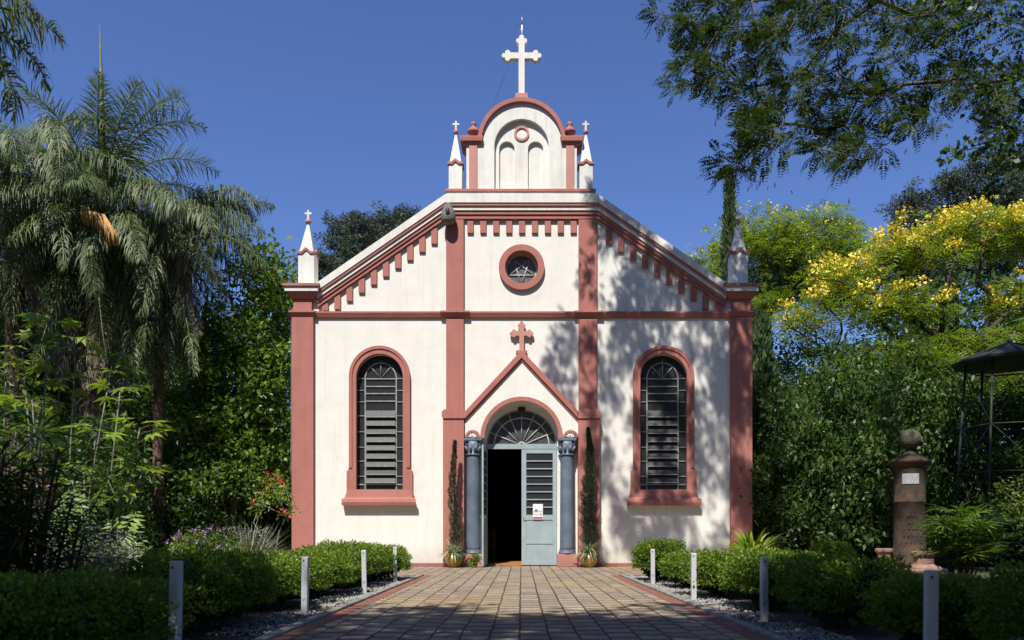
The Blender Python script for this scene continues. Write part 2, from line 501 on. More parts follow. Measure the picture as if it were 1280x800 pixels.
def tree(name, label, cat, base, trunk, ells, nclust, per, crad, lsize, lm, bm='bark', group=None, ratio=0.5, up=0.5, seed=1,
         r_tip=0.012, kind='broad', flower=None, flat=0.8, shell=0.45, extra=None, sag=0.0, jitter=0.1, maxr=None):
    rg = np.random.default_rng(seed)
    t = thing(name, label, cat, base, 0, group)
    pts = spline(trunk, 10)
    C = in_ellipsoids(ells, nclust, rg, shell)
    if extra is not None: C = np.concatenate([C, extra])
    mb, tips = grow(pts, list(C), 0.6, r_tip, rg=rg, sag=sag, jitter=jitter, maxr=maxr)
    mb.build('trunk', M[bm], t, recalc=False)
    if kind == 'broad':
        V, F, v = cloud(C, crad * (0.7 + 0.6 * rg.random(len(C))), per, lsize, ratio, up, rg, flat)
    else:
        n = len(C) * per
        c = np.repeat(C, per, 0)
        off = nrm(rg.normal(size=(n, 3))) * rg.random((n, 1)) ** 0.5 * crad; off[:, 2] *= flat
        A = nrm(off * np.array([1, 1, 0.4]) / crad + rg.normal(size=(n, 3)) * 0.35 + np.array([0, 0, -0.12]))
        N = nrm(rg.normal(size=(n, 3)) * 0.35 + np.array([0, 0, 1.0]))
        V, F, v = sprays(c + off, A, N, lsize * (0.6 + 0.6 * rg.random(n)), 7 if kind == 'feather' else 5, 0.34, rg)
    fastmesh('crown', V, F, M[lm], t, v)
    if flower:
        fm, frac, fper, fr, fs, fup = flower
        zz = C[:, 2] + 0.6 * rg.normal(size=len(C))
        sel = C[np.argsort(-zz)[:int(len(C) * frac)]] + np.array([0, 0, crad * 0.55])
        Vf, Ff, vf = cloud(sel, fr, fper, fs, 0.9, 0.8, rg, 0.7)
        fastmesh('blossoms', Vf, Ff, M[fm], t, vf)
    return t


# ------------------------------------------------------------------ ground, path, kerbs
def groundmat():
    m = mat('lawn_and_soil', (0.045, 0.065, 0.018), 0.95, (0.055, 0.042, 0.028), 0.8, 0.03, 14)
    return m


def sheet(name, x0, x1, y0, y1, z, m, nx=1, ny=1):
    V = []; F = []
    for j in range(ny + 1):
        for i in range(nx + 1):
            V.append((x0 + (x1 - x0) * i / nx, y0 + (y1 - y0) * j / ny, z))
    for j in range(ny):
        for i in range(nx):
            a = j * (nx + 1) + i; F.append((a, a + 1, a + nx + 2, a + nx + 1))
    return tag(fastmesh(name, V, F, m), kind='structure')


def pavermat():
    m = bpy.data.materials.new('pavers'); m.use_nodes = True
    nt = m.node_tree; b = nt.nodes['Principled BSDF']
    b.inputs['Roughness'].default_value = 0.85; b.inputs['Specular IOR Level'].default_value = 0.25
    tc = nt.nodes.new('ShaderNodeTexCoord')
    mp = nt.nodes.new('ShaderNodeMapping'); mp.inputs['Rotation'].default_value = (0, 0, R(90)); mp.inputs['Scale'].default_value = (1, 0.32, 1)
    nt.links.new(tc.outputs['Object'], mp.inputs['Vector'])
    wob = nt.nodes.new('ShaderNodeTexNoise'); wob.inputs['Scale'].default_value = 2.2; wob.inputs['Detail'].default_value = 2
    nt.links.new(tc.outputs['Object'], wob.inputs['Vector'])
    va = nt.nodes.new('ShaderNodeVectorMath'); va.operation = 'MULTIPLY_ADD'
    va.inputs[1].default_value = (0.010, 0.030, 0.0)
    nt.links.new(wob.outputs['Color'], va.inputs[0]); nt.links.new(mp.outputs[0], va.inputs[2])
    br = nt.nodes.new('ShaderNodeTexBrick')
    br.inputs['Scale'].default_value = 1.0
    br.inputs['Brick Width'].default_value = 0.096; br.inputs['Row Height'].default_value = 0.232
    br.inputs['Mortar Size'].default_value = 0.011; br.inputs['Mortar Smooth'].default_value = 0.5
    br.offset = 0.5
    br.inputs['Color1'].default_value = (0.38, 0.295, 0.21, 1); br.inputs['Color2'].default_value = (0.25, 0.195, 0.145, 1)
    br.inputs['Mortar'].default_value = (0.05, 0.042, 0.032, 1)
    br.inputs['Bias'].default_value = 0.0
    nt.links.new(va.outputs[0], br.inputs['Vector'])
    # ochre lichen in broad irregular patches
    n1 = nt.nodes.new('ShaderNodeTexNoise'); n1.inputs['Scale'].default_value = 0.55; n1.inputs['Detail'].default_value = 7
    nt.links.new(tc.outputs['Object'], n1.inputs['Vector'])
    r1 = nt.nodes.new('ShaderNodeValToRGB'); r1.color_ramp.elements[0].position = 0.50; r1.color_ramp.elements[1].position = 0.68
    r1.color_ramp.elements[1].color = (0.42, 0.42, 0.42, 1)
    nt.links.new(n1.outputs['Fac'], r1.inputs['Fac'])
    mx = nt.nodes.new('ShaderNodeMixRGB'); mx.inputs[2].default_value = (0.38, 0.26, 0.085, 1)
    nt.links.new(r1.outputs[0], mx.inputs[0]); nt.links.new(br.outputs['Color'], mx.inputs[1])
    n2 = nt.nodes.new('ShaderNodeTexNoise'); n2.inputs['Scale'].default_value = 7; n2.inputs['Detail'].default_value = 9; n2.inputs['Roughness'].default_value = 0.75
    nt.links.new(tc.outputs['Object'], n2.inputs['Vector'])
    r2 = nt.nodes.new('ShaderNodeValToRGB'); r2.color_ramp.elements[0].position = 0.3; r2.color_ramp.elements[0].color = (0.5, 0.5, 0.5, 1)
    r2.color_ramp.elements[1].position = 0.62; r2.color_ramp.elements[1].color = (1.1, 1.1, 1.1, 1)
    nt.links.new(n2.outputs['Fac'], r2.inputs['Fac'])
    mu = nt.nodes.new('ShaderNodeMixRGB'); mu.blend_type = 'MULTIPLY'; mu.inputs[0].default_value = 0.8
    nt.links.new(mx.outputs[0], mu.inputs[1]); nt.links.new(r2.outputs[0], mu.inputs[2])
    nt.links.new(mu.outputs[0], b.inputs['Base Color'])
    inv = nt.nodes.new('ShaderNodeMath'); inv.operation = 'MULTIPLY_ADD'; inv.inputs[1].default_value = -1; inv.inputs[2].default_value = 1
    nt.links.new(br.outputs['Fac'], inv.inputs[0])
    ad = nt.nodes.new('ShaderNodeMath'); ad.operation = 'MULTIPLY_ADD'; ad.inputs[1].default_value = 0.35
    nt.links.new(n2.outputs['Fac'], ad.inputs[0]); nt.links.new(inv.outputs[0], ad.inputs[2])
    bp = nt.nodes.new('ShaderNodeBump'); bp.inputs['Distance'].default_value = 0.012; bp.inputs['Strength'].default_value = 1
    nt.links.new(ad.outputs[0], bp.inputs['Height']); nt.links.new(bp.outputs[0], b.inputs['Normal'])
    return m


M['paver'] = pavermat()
M['redbrick'] = mat('red_border_brick', (0.27, 0.105, 0.07), 0.85, (0.14, 0.06, 0.045), 9, 0.006, 30)
M['kerb'] = mat('concrete_kerb', (0.30, 0.29, 0.26), 0.9, (0.15, 0.15, 0.13), 6, 0.005, 30)
M['bed'] = mat('garden_soil', (0.075, 0.055, 0.04), 0.95, (0.03, 0.024, 0.018), 4, 0.02, 18)
M['gravel'] = mat('white_pebble', (0.42, 0.40, 0.37), 0.85, (0.12, 0.105, 0.09), 9)

sheet('ground', -300, 300, -120, 500, -0.05, groundmat())
PATH_END = -4.4
pv = sheet('path', -1.74, 1.74, -40, PATH_END, 0.0, M['paver'])
sheet('forecourt', -7.5, 7.5, PATH_END, 0.45, 0.0, M['paver'])
for s in (-1, 1):
    b = MB(); y = -40.0
    while y < PATH_END - 0.01:                                       # a course of red blocks laid end to end
        y2 = min(y + 0.22, PATH_END)
        a, c = sorted((s * 1.743, s * 1.897)); b.box(a, c, y + 0.004, y2 - 0.004, -0.05, 0.004 + random.uniform(-0.002, 0.002), 0.004); y = y2
    tag(b.build('border_strip', M['redbrick']), kind='structure')
    b = MB(); y = -40.0
    while y < PATH_END - 0.01:
        y2 = min(y + 0.8, PATH_END)
        a, c = sorted((s * 1.901, s * 1.985)); b.box(a, c, y + 0.003, y2 - 0.003, -0.06, 0.03, 0.008); y = y2
    tag(b.build('kerb', M['kerb']), kind='structure')
    a, c = sorted((s * 1.985, s * 9.0))
    sheet('garden_bed', a, c, -40, PATH_END, -0.02, M['bed'])

# pebbles spilled along the kerbs: nobody could count them
def pebbles():
    rg = np.random.default_rng(5); n = 15000
    y = -17 + rg.random(n) * 12.4; s = np.where(rg.random(n) < 0.5, -1, 1)
    x = s * (2.0 + rg.random(n) ** 1.4 * 0.55)
    k = (np.sin(y * 2.3 + s) + np.sin(y * 5.1) * 0.6 + rg.normal(size=n) * 0.5) > -0.5
    x, y = x[k], y[k]; n = len(x)
    r = 0.008 + rg.random(n) * 0.016
    o = np.array([[1, 0, 0], [0, 1, 0], [-1, 0, 0], [0, -1, 0], [0, 0, 0.75], [0, 0, -0.5]])
    ang = rg.random(n) * 6.28; c, sn = np.cos(ang), np.sin(ang)
    P = o[None] * (r[:, None, None] * (0.7 + 0.6 * rg.random((n, 6, 1))))
    Q = P.copy(); Q[..., 0] = P[..., 0] * c[:, None] - P[..., 1] * sn[:, None]; Q[..., 1] = P[..., 0] * sn[:, None] + P[..., 1] * c[:, None]
    Q += np.stack([x, y, -0.012 + rg.random(n) * 0.012], 1)[:, None]
    T = np.array([[0, 1, 4], [1, 2, 4], [2, 3, 4], [3, 0, 4], [1, 0, 5], [2, 1, 5], [3, 2, 5], [0, 3, 5]])
    F = (T[None] + (np.arange(n) * 6)[:, None, None]).reshape(-1, 3)
    tag(fastmesh('gravel', Q.reshape(-1, 3), F, M['gravel'], smooth=True), 'white and grey pebbles scattered along both kerbs under the hedges', 'gravel', kind='stuff')
pebbles()

# fallen leaves on the paving and in the beds
def litter():
    rg = np.random.default_rng(6); n = 900
    P = np.stack([rg.uniform(-2.6, 2.6, n), rg.uniform(-16, -0.4, n), np.full(n, 0.008)], 1)
    A = nrm(np.stack([rg.normal(size=n), rg.normal(size=n), rg.normal(size=n) * 0.1], 1))
    N = nrm(np.array([0, 0, 1.0]) + rg.normal(size=(n, 3)) * 0.2)
    V, F = leaf_quads(P, A, N, 0.02 + 0.03 * rg.random(n), 0.012, 0.25)
    tag(fastmesh('leaf_litter', V, F, M['l_dead'], None, np.repeat(rg.random(n), 4)), 'small dry fallen leaves strewn over the paved path', 'fallen leaves', kind='stuff')
litter()


# ------------------------------------------------------------------ the church
def X(px): return (px - 652) / 50.0
def Z(py): return (708 - py) / 50.0
def L2(pts): return [(X(a), Z(b)) for a, b in pts]
def arc(cx, cy, r, a0, a1, n=28, ry=None):
    ry = ry or r
    return [(cx + r * math.cos(R(a0 + (a1 - a0) * i / n)), cy - ry * math.sin(R(a0 + (a1 - a0) * i / n))) for i in range(n + 1)]
def arched(cx, half, spring, bottom, n=28):
    return arc(cx, spring, half, 0, 180, n) + [(cx - half, bottom), (cx + half, bottom)]
def rectpx(x0, x1, y0, y1): return [(x0, y0), (x1, y0), (x1, y1), (x0, y1)]

church = thing('church', 'cream rendered church with pink pilasters, arched windows and a crowning cross', 'church')
WX0, WX1 = 369, 936
SL = 0.69
YW = 0.5
wall_out = [(WX0, 708), (WX0, 372), (398, 366), (557, 257), (747, 257), (906, 366), (WX1, 372), (WX1, 708)]
holes = [arched(475, 30, 473, 614), arched(829, 30, 473, 614), arc(652, 335, 21, 0, 360 - 10, 35)]
door_op = [(582, 708), (582, 549), (606, 549)] + arc(652, 552, 46, 178, 2, 28) + [(698, 549), (722, 549), (722, 708)]
# the doorway is cut into the bottom edge of the outline
outline = [(WX0, 708)] + [(582, 708), (582, 549), (606, 549)] + arc(652, 552, 46, 176, 4, 28) + [(698, 549), (722, 549), (722, 708)] + [(WX1, 708), (WX1, 372), (906, 366), (747, 257), (557, 257), (398, 366), (WX0, 372)]
MB().plate([L2(outline)] + [L2(h) for h in holes], 0, YW).build('wall', M['white'], church)
for s in (-1, 1):
    x = 5.64
    a, b_ = sorted((s * x, s * (x - 0.4)))
    MB().box(a, b_, YW + 0.002, 15, 0, 6.6).build('wall', M['white'], church)
MB().box(-5.64, 5.64, 15, 15.4, 0, 6.6).build('wall', M['white'], church)
MB().plate([[(-5.9, 6.6), (-1.8, 8.75), (1.8, 8.75), (5.9, 6.6), (5.9, 6.45), (1.75, 8.6), (-1.75, 8.6), (-5.9, 6.45)]], YW + 0.01, 15.6).build('roof', M['roof'], church)
MB().plate([[(-5.2, 6.6), (-1.75, 8.5), (1.75, 8.5), (5.2, 6.6)]], 15.0, 15.3).build('wall', M['white'], church)
MB().box(-5.2, 5.2, 0.55, 14.9, -0.04, 0.06).build('floor', M['wood'], church)
MB().box(-5.2, 5.2, 13.0, 13.1, 0.06, 6.5).build('inner_wall', M['dark'], church)  # near-black colour stands in for the unlit depth of the nave
for s in (-1, 1):
    for k in range(3):
        p = MB(); x0, x1 = sorted((s * 0.75, s * 4.2)); y = 3.0 + k * 1.1
        p.box(x0, x1, y, y + 0.05, 0.06, 0.95, 0.01).box(x0, x1, y - 0.4, y, 0.45, 0.5, 0.01)
        for q in (x0, x1 - 0.05): p.box(q, q + 0.05, y - 0.42, y + 0.06, 0.06, 0.98, 0.01)
        if s < 0 and k == 0:
            pw = p.build('church_pew', M['palmbark']); tag(pw, 'dark wooden pew glimpsed inside the open church door', 'pew')

# plinth strips along the foot of the wall
for a, b_ in ((394, 554), (749, 912)):
    MB().box(X(a), X(b_), -0.035, 0.0, 0, 0.085, 0.006).build('plinth', M['pink'], church)

# pilasters
def pilaster(x0, x1, top, yf=-0.09, low=None):
    m = MB().box(X(x0), X(x1), yf, -0.001, 0, Z(top))
    o = m.build('pilaster', M['pink'], church, bevel=0.008)
    return o
pilaster(366, 393, 398, -0.11); pilaster(912, 939, 398, -0.11)
# the shafts of the corner pilasters wrap the corner
for s in (-1, 1):
    a, b_ = sorted((s * 5.72, s * 5.641)); MB().box(a, b_, 0.0, 0.42, 0, Z(398)).build('pilaster', M['pink'], church)
for (a, b_) in ((558, 580), (723, 746)):
    MB().box(X(a), X(b_), -0.09, -0.001, Z(514), Z(400)).build('pilaster', M['pink'], church, bevel=0.008)
    MB().box(X(a), X(b_), -0.09, -0.001, Z(390), Z(276)).build('pilaster', M['pink'], church, bevel=0.008)
for (a, b_) in ((555, 581), (722, 748)):
    MB().box(X(a), X(b_), -0.27, -0.001, 0, Z(525)).build('pilaster', M['pink'], church, bevel=0.008)
    m = MB().plate([L2([(a, 525), (a - 1.5, 522), (a - 1.5, 517), (a + 1.5, 514), (b_ - 1.5, 514), (b_ + 1.5, 517), (b_ + 1.5, 522), (b_, 525)])], -0.30, -0.001)
    m.build('moulding', M['pink'], church, bevel=0.008)
for (a, b_) in ((366, 393), (912, 939)):
    MB().box(X(a + 2), X(b_ - 2), -0.10, 0.001, Z(390), Z(375)).build('pilaster', M['pink'], church, bevel=0.006)

# string course (with its breaks round the pilasters)
def course(x0, x1, yf, d=0.0):
    m = MB(); y = -yf
    prof = [(0, 398), (0.55, 397.2), (0.75, 395), (1.0, 392.4), (1.0, 390.4), (0.0, 389)]
    V = []; n = len(prof)
    for xx in (X(x0), X(x1)):
        for k, z in prof: V.append((xx, -0.001 - k * (y - 0.001), Z(z)))
    F = [(i, i + 1, n + i + 1, n + i) for i in range(n - 1)] + [tuple(range(n)), tuple(range(2 * n - 1, n - 1, -1)), (0, n, 2 * n - 1, n - 1)]
    m.add(V, F)
    return m.build('string_course', M['pink'], church)
course(396, 551, -0.10); course(587, 717, -0.10); course(753, 909, -0.10)
for a, b_ in ((363, 396), (551, 587), (717, 753), (909, 942)):
    course(a, b_, -0.17)
for a, b_ in ((363, 366), (393, 396), (553, 558), (580, 585), (719, 723), (746, 751), (909, 912), (939, 942)):
    pass

# raked cornice in four bands
def band(o1, o2, yf, m, name='cornice', x0=398, x1=906, yb=-0.001, e=0):
    def P(x, o):
        y = 247 + (SL * (557 - x) if x < 557 else SL * (x - 747) if x > 747 else 0)
        return (x, y + o)
    pts = [P(x0, o1), P(557, o1), P(747, o1), P(x1, o1), P(x1, o2), P(747, o2), P(557, o2), P(x0, o2)]
    return MB().plate([L2(pts)], yf, yb).build(name, m, church)
band(0, 10, -0.20, M['trimwhite'], yb=YW + 0.05)
band(10, 13.5, -0.18, M['pink'])
band(13.5, 18.5, -0.145, M['trimwhite'])
band(18.5, 23, -0.115, M['pink']); band(23, 28, -0.085, M['pink'])
# capping over the corner pilasters
for a, b_, s in ((359, 401, -1), (903, 945, 1)):
    c = (a + b_) / 2; h = (b_ - a) / 2
    def ring(hw, yf, z0, z1, m, nm='cornice', hw2=None, yf2=None):
        hw2 = hw if hw2 is None else hw2; yf2 = yf if yf2 is None else yf2
        V = []
        for zz, w, y in ((z0, hw, yf), (z1, hw2, yf2)):
            V += [(X(c - w), y, Z(zz)), (X(c + w), y, Z(zz)), (X(c + w), 0.42 - y * 0.5, Z(zz)), (X(c - w), 0.42 - y * 0.5, Z(zz))]
        MB().add(V, [(0, 1, 2, 3), (7, 6, 5, 4), (0, 4, 5, 1), (1, 5, 6, 2), (2, 6, 7, 3), (3, 7, 4, 0)]).build(nm, m, church)
    ring(15, -0.14, 375.2, 367.5, M['pink'], hw2=20, yf2=-0.24)
    ring(20.5, -0.26, 367.4, 361.6, M['trimwhite'])
    ring(22.5, -0.30, 361.5, 358.2, M['pink'])
    ring(21.5, -0.29, 358.1, 355, M['trimwhite'], hw2=11, yf2=-0.06)

# dentils: the level row and the two stepped rows
for k in range(9):
    cx = 588 + k * 16.1
    MB().box(X(cx - 3.8), X(cx + 3.8), -0.055, -0.001, Z(292), Z(275.5)).build('dentil', M['pink'], church, bevel=0.004)
for s in (-1, 1):
    for k in range(10):
        cx = 652 + s * (652 - 543 + k * 15.1)
        yb = 305.5 + k * 10.2
        yt = 275.4 + SL * (abs(cx - 652) - 95) - 1
        yb = min(yb, 389)
        MB().box(X(cx - 3.8), X(cx + 3.8), -0.055, -0.001, Z(yb), Z(yt + 2)).build('dentil', M['pink'], church, bevel=0.004)

# tall arched windows
def window(cx):
    fr = MB().plate([L2(arc(cx, 471, 38, 0, 180, 32) + [(cx - 38, 586), (cx - 41, 589), (cx - 41, 617), (cx + 41, 617), (cx + 41, 589), (cx + 38, 586)]),
                     L2(arched(cx, 29, 472, 612, 32))], -0.075, 0.06)
    win = fr.build('window', M['pink'], church, bevel=0.012)
    # thin raised outer moulding
    MB().plate([L2(arc(cx, 471, 38, 0, 180, 32) + [(cx - 38, 585), (cx - 34, 585)] + arc(cx, 471, 34, 180, 0, 32) + [(cx + 34, 585), (cx + 38, 585)])], -0.10, -0.0755).build('architrave', M['pink'], win, bevel=0.008)
    sl = MB()
    V = []
    prof = [(-0.02, 632), (-0.17, 632), (-0.19, 628), (-0.17, 624), (-0.10, 622), (-0.076, 612.5), (-0.02, 612.5)]
    for xx in (cx - 46, cx + 46): V += [(X(xx), y, Z(z)) for y, z in prof]
    n = len(prof)
    V2 = [(X(cx + (41 if i >= n else -41)) if prof[i % n][1] < 623 else v[0], v[1], v[2]) for i, v in enumerate(V)]
    sl.add(V2, [(i, (i + 1) % n, n + (i + 1) % n, n + i) for i in range(n)] + [tuple(range(n)), tuple(range(2 * n - 1, n - 1, -1))])
    sl.build('sill', M['pink'], win)
    MB().plate([L2(arched(cx, 30, 472, 614, 32))], 0.13, 0.14).build('glass', M['glass'], win)
    b = MB(); y0, y1 = 0.105, 0.128
    def bar(x0, x1, ya, yb): b.box(X(x0), X(x1), y0, y1, Z(yb), Z(ya))
    for s in (-1, 1):
        bar(cx + s * 19.5 - 0.8, cx + s * 19.5 + 0.8, 472, 612)
        for yy in (487, 501.5, 519, 539, 558.5, 576, 595):
            bar(*(sorted((cx + s * 20.2, cx + s * 29.5))), yy - 0.45, yy + 0.45)
    b.plate([L2(arc(cx, 472, 20.3, 0, 180, 24) + arc(cx, 472, 18.7, 180, 0, 24))], y0, y1)
    for an in (45, 90, 135):
        p0 = (cx, 472); p1 = (cx + 21 * math.cos(R(an)) * (1 if an != 90 else 1), 472 - 24 * math.sin(R(an)))
        b.tube([(X(p0[0]), 0.115, Z(p0[1])), (X(p1[0]), 0.115, Z(p1[1]))], 0.013, 4)
    for yy in (472.5, 482, 491, 500.5): bar(cx - 19, cx + 19, yy - 0.7, yy + 0.7)
    bar(cx - 29, cx - 20, 471.6, 472.6); bar(cx + 20, cx + 29, 471.6, 472.6)
    bar(cx - 29, cx + 29, 604.6, 606)
    b.build('glazing_bars', M['windowlead'], win)
    for k in range(9):                                            # tilted louvre panes
        zc = Z(516.5 + k * 10.3); h = 0.085; tl = random.uniform(-0.018, 0.014)
        V = [(X(cx - 18.5), 0.055 + tl, zc - h), (X(cx + 18.5), 0.055 + tl, zc - h + random.uniform(-0.006, 0.006)), (X(cx + 18.5), 0.12, zc + h), (X(cx - 18.5), 0.12, zc + h)]
        V += [(x, y + 0.006, z + 0.004) for x, y, z in V]
        MB().add(V, [(0, 1, 2, 3), (7, 6, 5, 4), (0, 4, 5, 1), (1, 5, 6, 2), (2, 6, 7, 3), (3, 7, 4, 0)]).build('louvre', M['louvre'], win)
        MB().box(X(cx - 19), X(cx + 19), 0.04, 0.056, zc - h - 0.012, zc - h + 0.010).build('louvre_clip', M['windowlead'], win)
    MB().box(X(cx - 29), X(cx + 29), 0.2, 0.24, Z(613), Z(445)).build('backing', M['dark'], win)  # dark sheet in place of the shade behind the glass
    return win
window(475); window(829)

# round window with its star
rw = MB().plate([L2(arc(652, 335, 28.5, 0, 350, 35)), L2(arc(652, 335, 20.5, 0, 350, 35))], -0.09, 0.12).build('round_window', M['pink'], church, bevel=0.02)
MB().plate([L2(arc(652, 335, 21, 0, 350, 35))], 0.17, 0.18).build('glass', M['starglass'], rw)
MB().plate([L2(arc(652, 335, 20.4, 0, 350, 35)), L2(arc(652, 335, 17.8, 0, 350, 35))], 0.155, 0.169).build('glass_border', M['lead'], rw)
st = MB()
pp = [(652 + 17 * math.sin(R(a)), 336.5 - 17 * math.cos(R(a))) for a in (180, 180 + 144, 180 + 288, 180 + 72, 180 + 216)]
for i in range(5):
    a, c = pp[i], pp[(i + 1) % 5]
    st.tube([(X(a[0]), 0.150, Z(a[1])), (X(c[0]), 0.150, Z(c[1]))], 0.017, 4)
st.build('star_bars', M['lead'], rw)


# crosses with trefoil ends
def cross_loop(cx, top, bottom, arm_y, hw, armlen, k):
    """outline of a budded cross in photo pixels; k is the bud radius"""
    pts = []
    def bud(cx_, cy_, ax, ay):
        out = []
        out.append((-hw, -1.05 * k))
        for (ox, oy, a0, a1) in ((-0.95, 0.0, 262, 70), (0.0, 1.05, 160, 20), (0.95, 0.0, 110, -82)):
            for i in range(7):
                a = R(a0 + (a1 - a0) * i / 6)
                u = (ox + 0.85 * math.cos(a)) * k; w = (oy + 0.85 * math.sin(a)) * k
                out.append((u, w))
        out.append((hw, -1.05 * k))
        return [(cx_ + u * ay + w * ax, cy_ - u * ax + w * ay) for u, w in out]
    # up bud (outward (0,-1)), right bud (1,0), left bud (-1,0); drawn clockwise on the picture
    up = bud(cx, top + 1.9 * k, 0, -1)
    rt = bud(cx + armlen - 1.9 * k, arm_y, 1, 0)
    lf = bud(cx - armlen + 1.9 * k, arm_y, -1, 0)
    if up[0][0] > up[-1][0]: up = up[::-1]
    if rt[0][1] > rt[-1][1]: rt = rt[::-1]
    if lf[0][1] < lf[-1][1]: lf = lf[::-1]
    return [(cx - hw, bottom), (cx - hw, arm_y + hw)] + lf + [(cx - hw, arm_y - hw)] + up + [(cx + hw, arm_y - hw)] + rt + [(cx + hw, arm_y + hw), (cx + hw, bottom)]

# bell gable
bgab = MB().plate([L2([(583, 238), (583, 181), (600, 181)] + arc(652, 178, 51, 178, 2, 36) + [(704, 181), (721, 181), (721, 238)]),
                   L2(arched(652, 34, 183, 237.9, 30))], -0.02, 0.45).build('bell_gable', M['trimwhite'], church, bevel=0.006)
MB().plate([L2(arched(652, 34.5, 183, 237.5, 30)), L2(arched(633.5, 9.5, 184, 237.3, 20)), L2(arched(669.5, 9.5, 184, 237.3, 20))], 0.09, 0.3).build('recess', M['trimwhite'], bgab, bevel=0.006)
MB().box(X(618), X(686), 0.17, 0.32, Z(237), Z(172)).build('niche', M['trimwhite'], bgab)
MB().plate([L2(arc(652, 165, 9.5, 0, 350, 30)), L2(arc(652, 165, 6.8, 0, 350, 30))], 0.06, 0.089).build('ring', M['pinkpale'], bgab)
MB().plate([L2(arc(652, 179, 55, 180, 0, 40) + arc(652, 179, 50, 0, 180, 40))], -0.10, 0.5).build('arch_moulding', M['pink'], bgab, bevel=0.01)
for s in (-1, 1):
    a, b_ = sorted((652 + s * 55.5, 652 + s * 65.5))
    MB().box(X(a), X(b_), -0.055, -0.021, Z(238), Z(182)).build('pilaster', M['pinkpale'], bgab)
    c = 652 + s * 62.5
    V = []
    for zz, w, y in ((182, 10.5, -0.07), (178.5, 12, -0.09), (178.4, 13.5, -0.12), (173.5, 14.5, -0.13), (172.5, 14, -0.12)):
        V += [(X(c - w), y, Z(zz)), (X(c + w), y, Z(zz)), (X(c + w), 0.5 - y, Z(zz)), (X(c - w), 0.5 - y, Z(zz))]
    F = [(0, 1, 2, 3), (19, 18, 17, 16)]
    for q in range(4):
        for j in range(4): F.append((q * 4 + j, q * 4 + (j + 1) % 4, q * 4 + 4 + (j + 1) % 4, q * 4 + 4 + j))
    MB().add(V, F).build('cornice', M['pink'], bgab)
    c = 652 + s * 60.5
    MB().lathe([(0.09, Z(172.4)), (0.06, Z(168)), (0.07, Z(167)), (0.15, Z(163.5)), (0.155, Z(161.5)), (0.08, Z(157.5)), (0.045, Z(156)), (0.07, Z(154)), (0.075, Z(152.5)), (0.05, Z(150.5)), (0.01, Z(150))], X(c), 0.1, 20).build('urn', M['pink'], bgab)
MB().box(X(556.5), X(744.5), -0.12, 0.55, Z(242), Z(238.1), 0.01).build('ledge', M['pink'], bgab)
MB().box(X(558), X(743), -0.09, 0.5, Z(247), Z(242.1), 0.004).build('ledge', M['trimwhite'], bgab)
MB().plate([L2([(644, 125), (644.5, 117), (659.5, 117), (660, 125)])], -0.04, 0.26).build('pedestal', M['pinkpale'], bgab, bevel=0.01)
MB().plate([L2(cross_loop(652, 42, 117, 68, 3.8, 25, 3.9))], 0.04, 0.18).build('cross', M['trimwhite'], bgab, bevel=0.008)
MB().tube([(X(652.5), 0.11, Z(43)), (X(652.5), 0.11, Z(28))], 0.022, 6).build('lightning_rod', M['trimwhite'], bgab)
MB().tube([(X(652.5), 0.11, Z(28)), (X(652.5), 0.11, Z(15))], [0.014, 0.004], 6).build('lightning_rod', M['steel'], bgab)


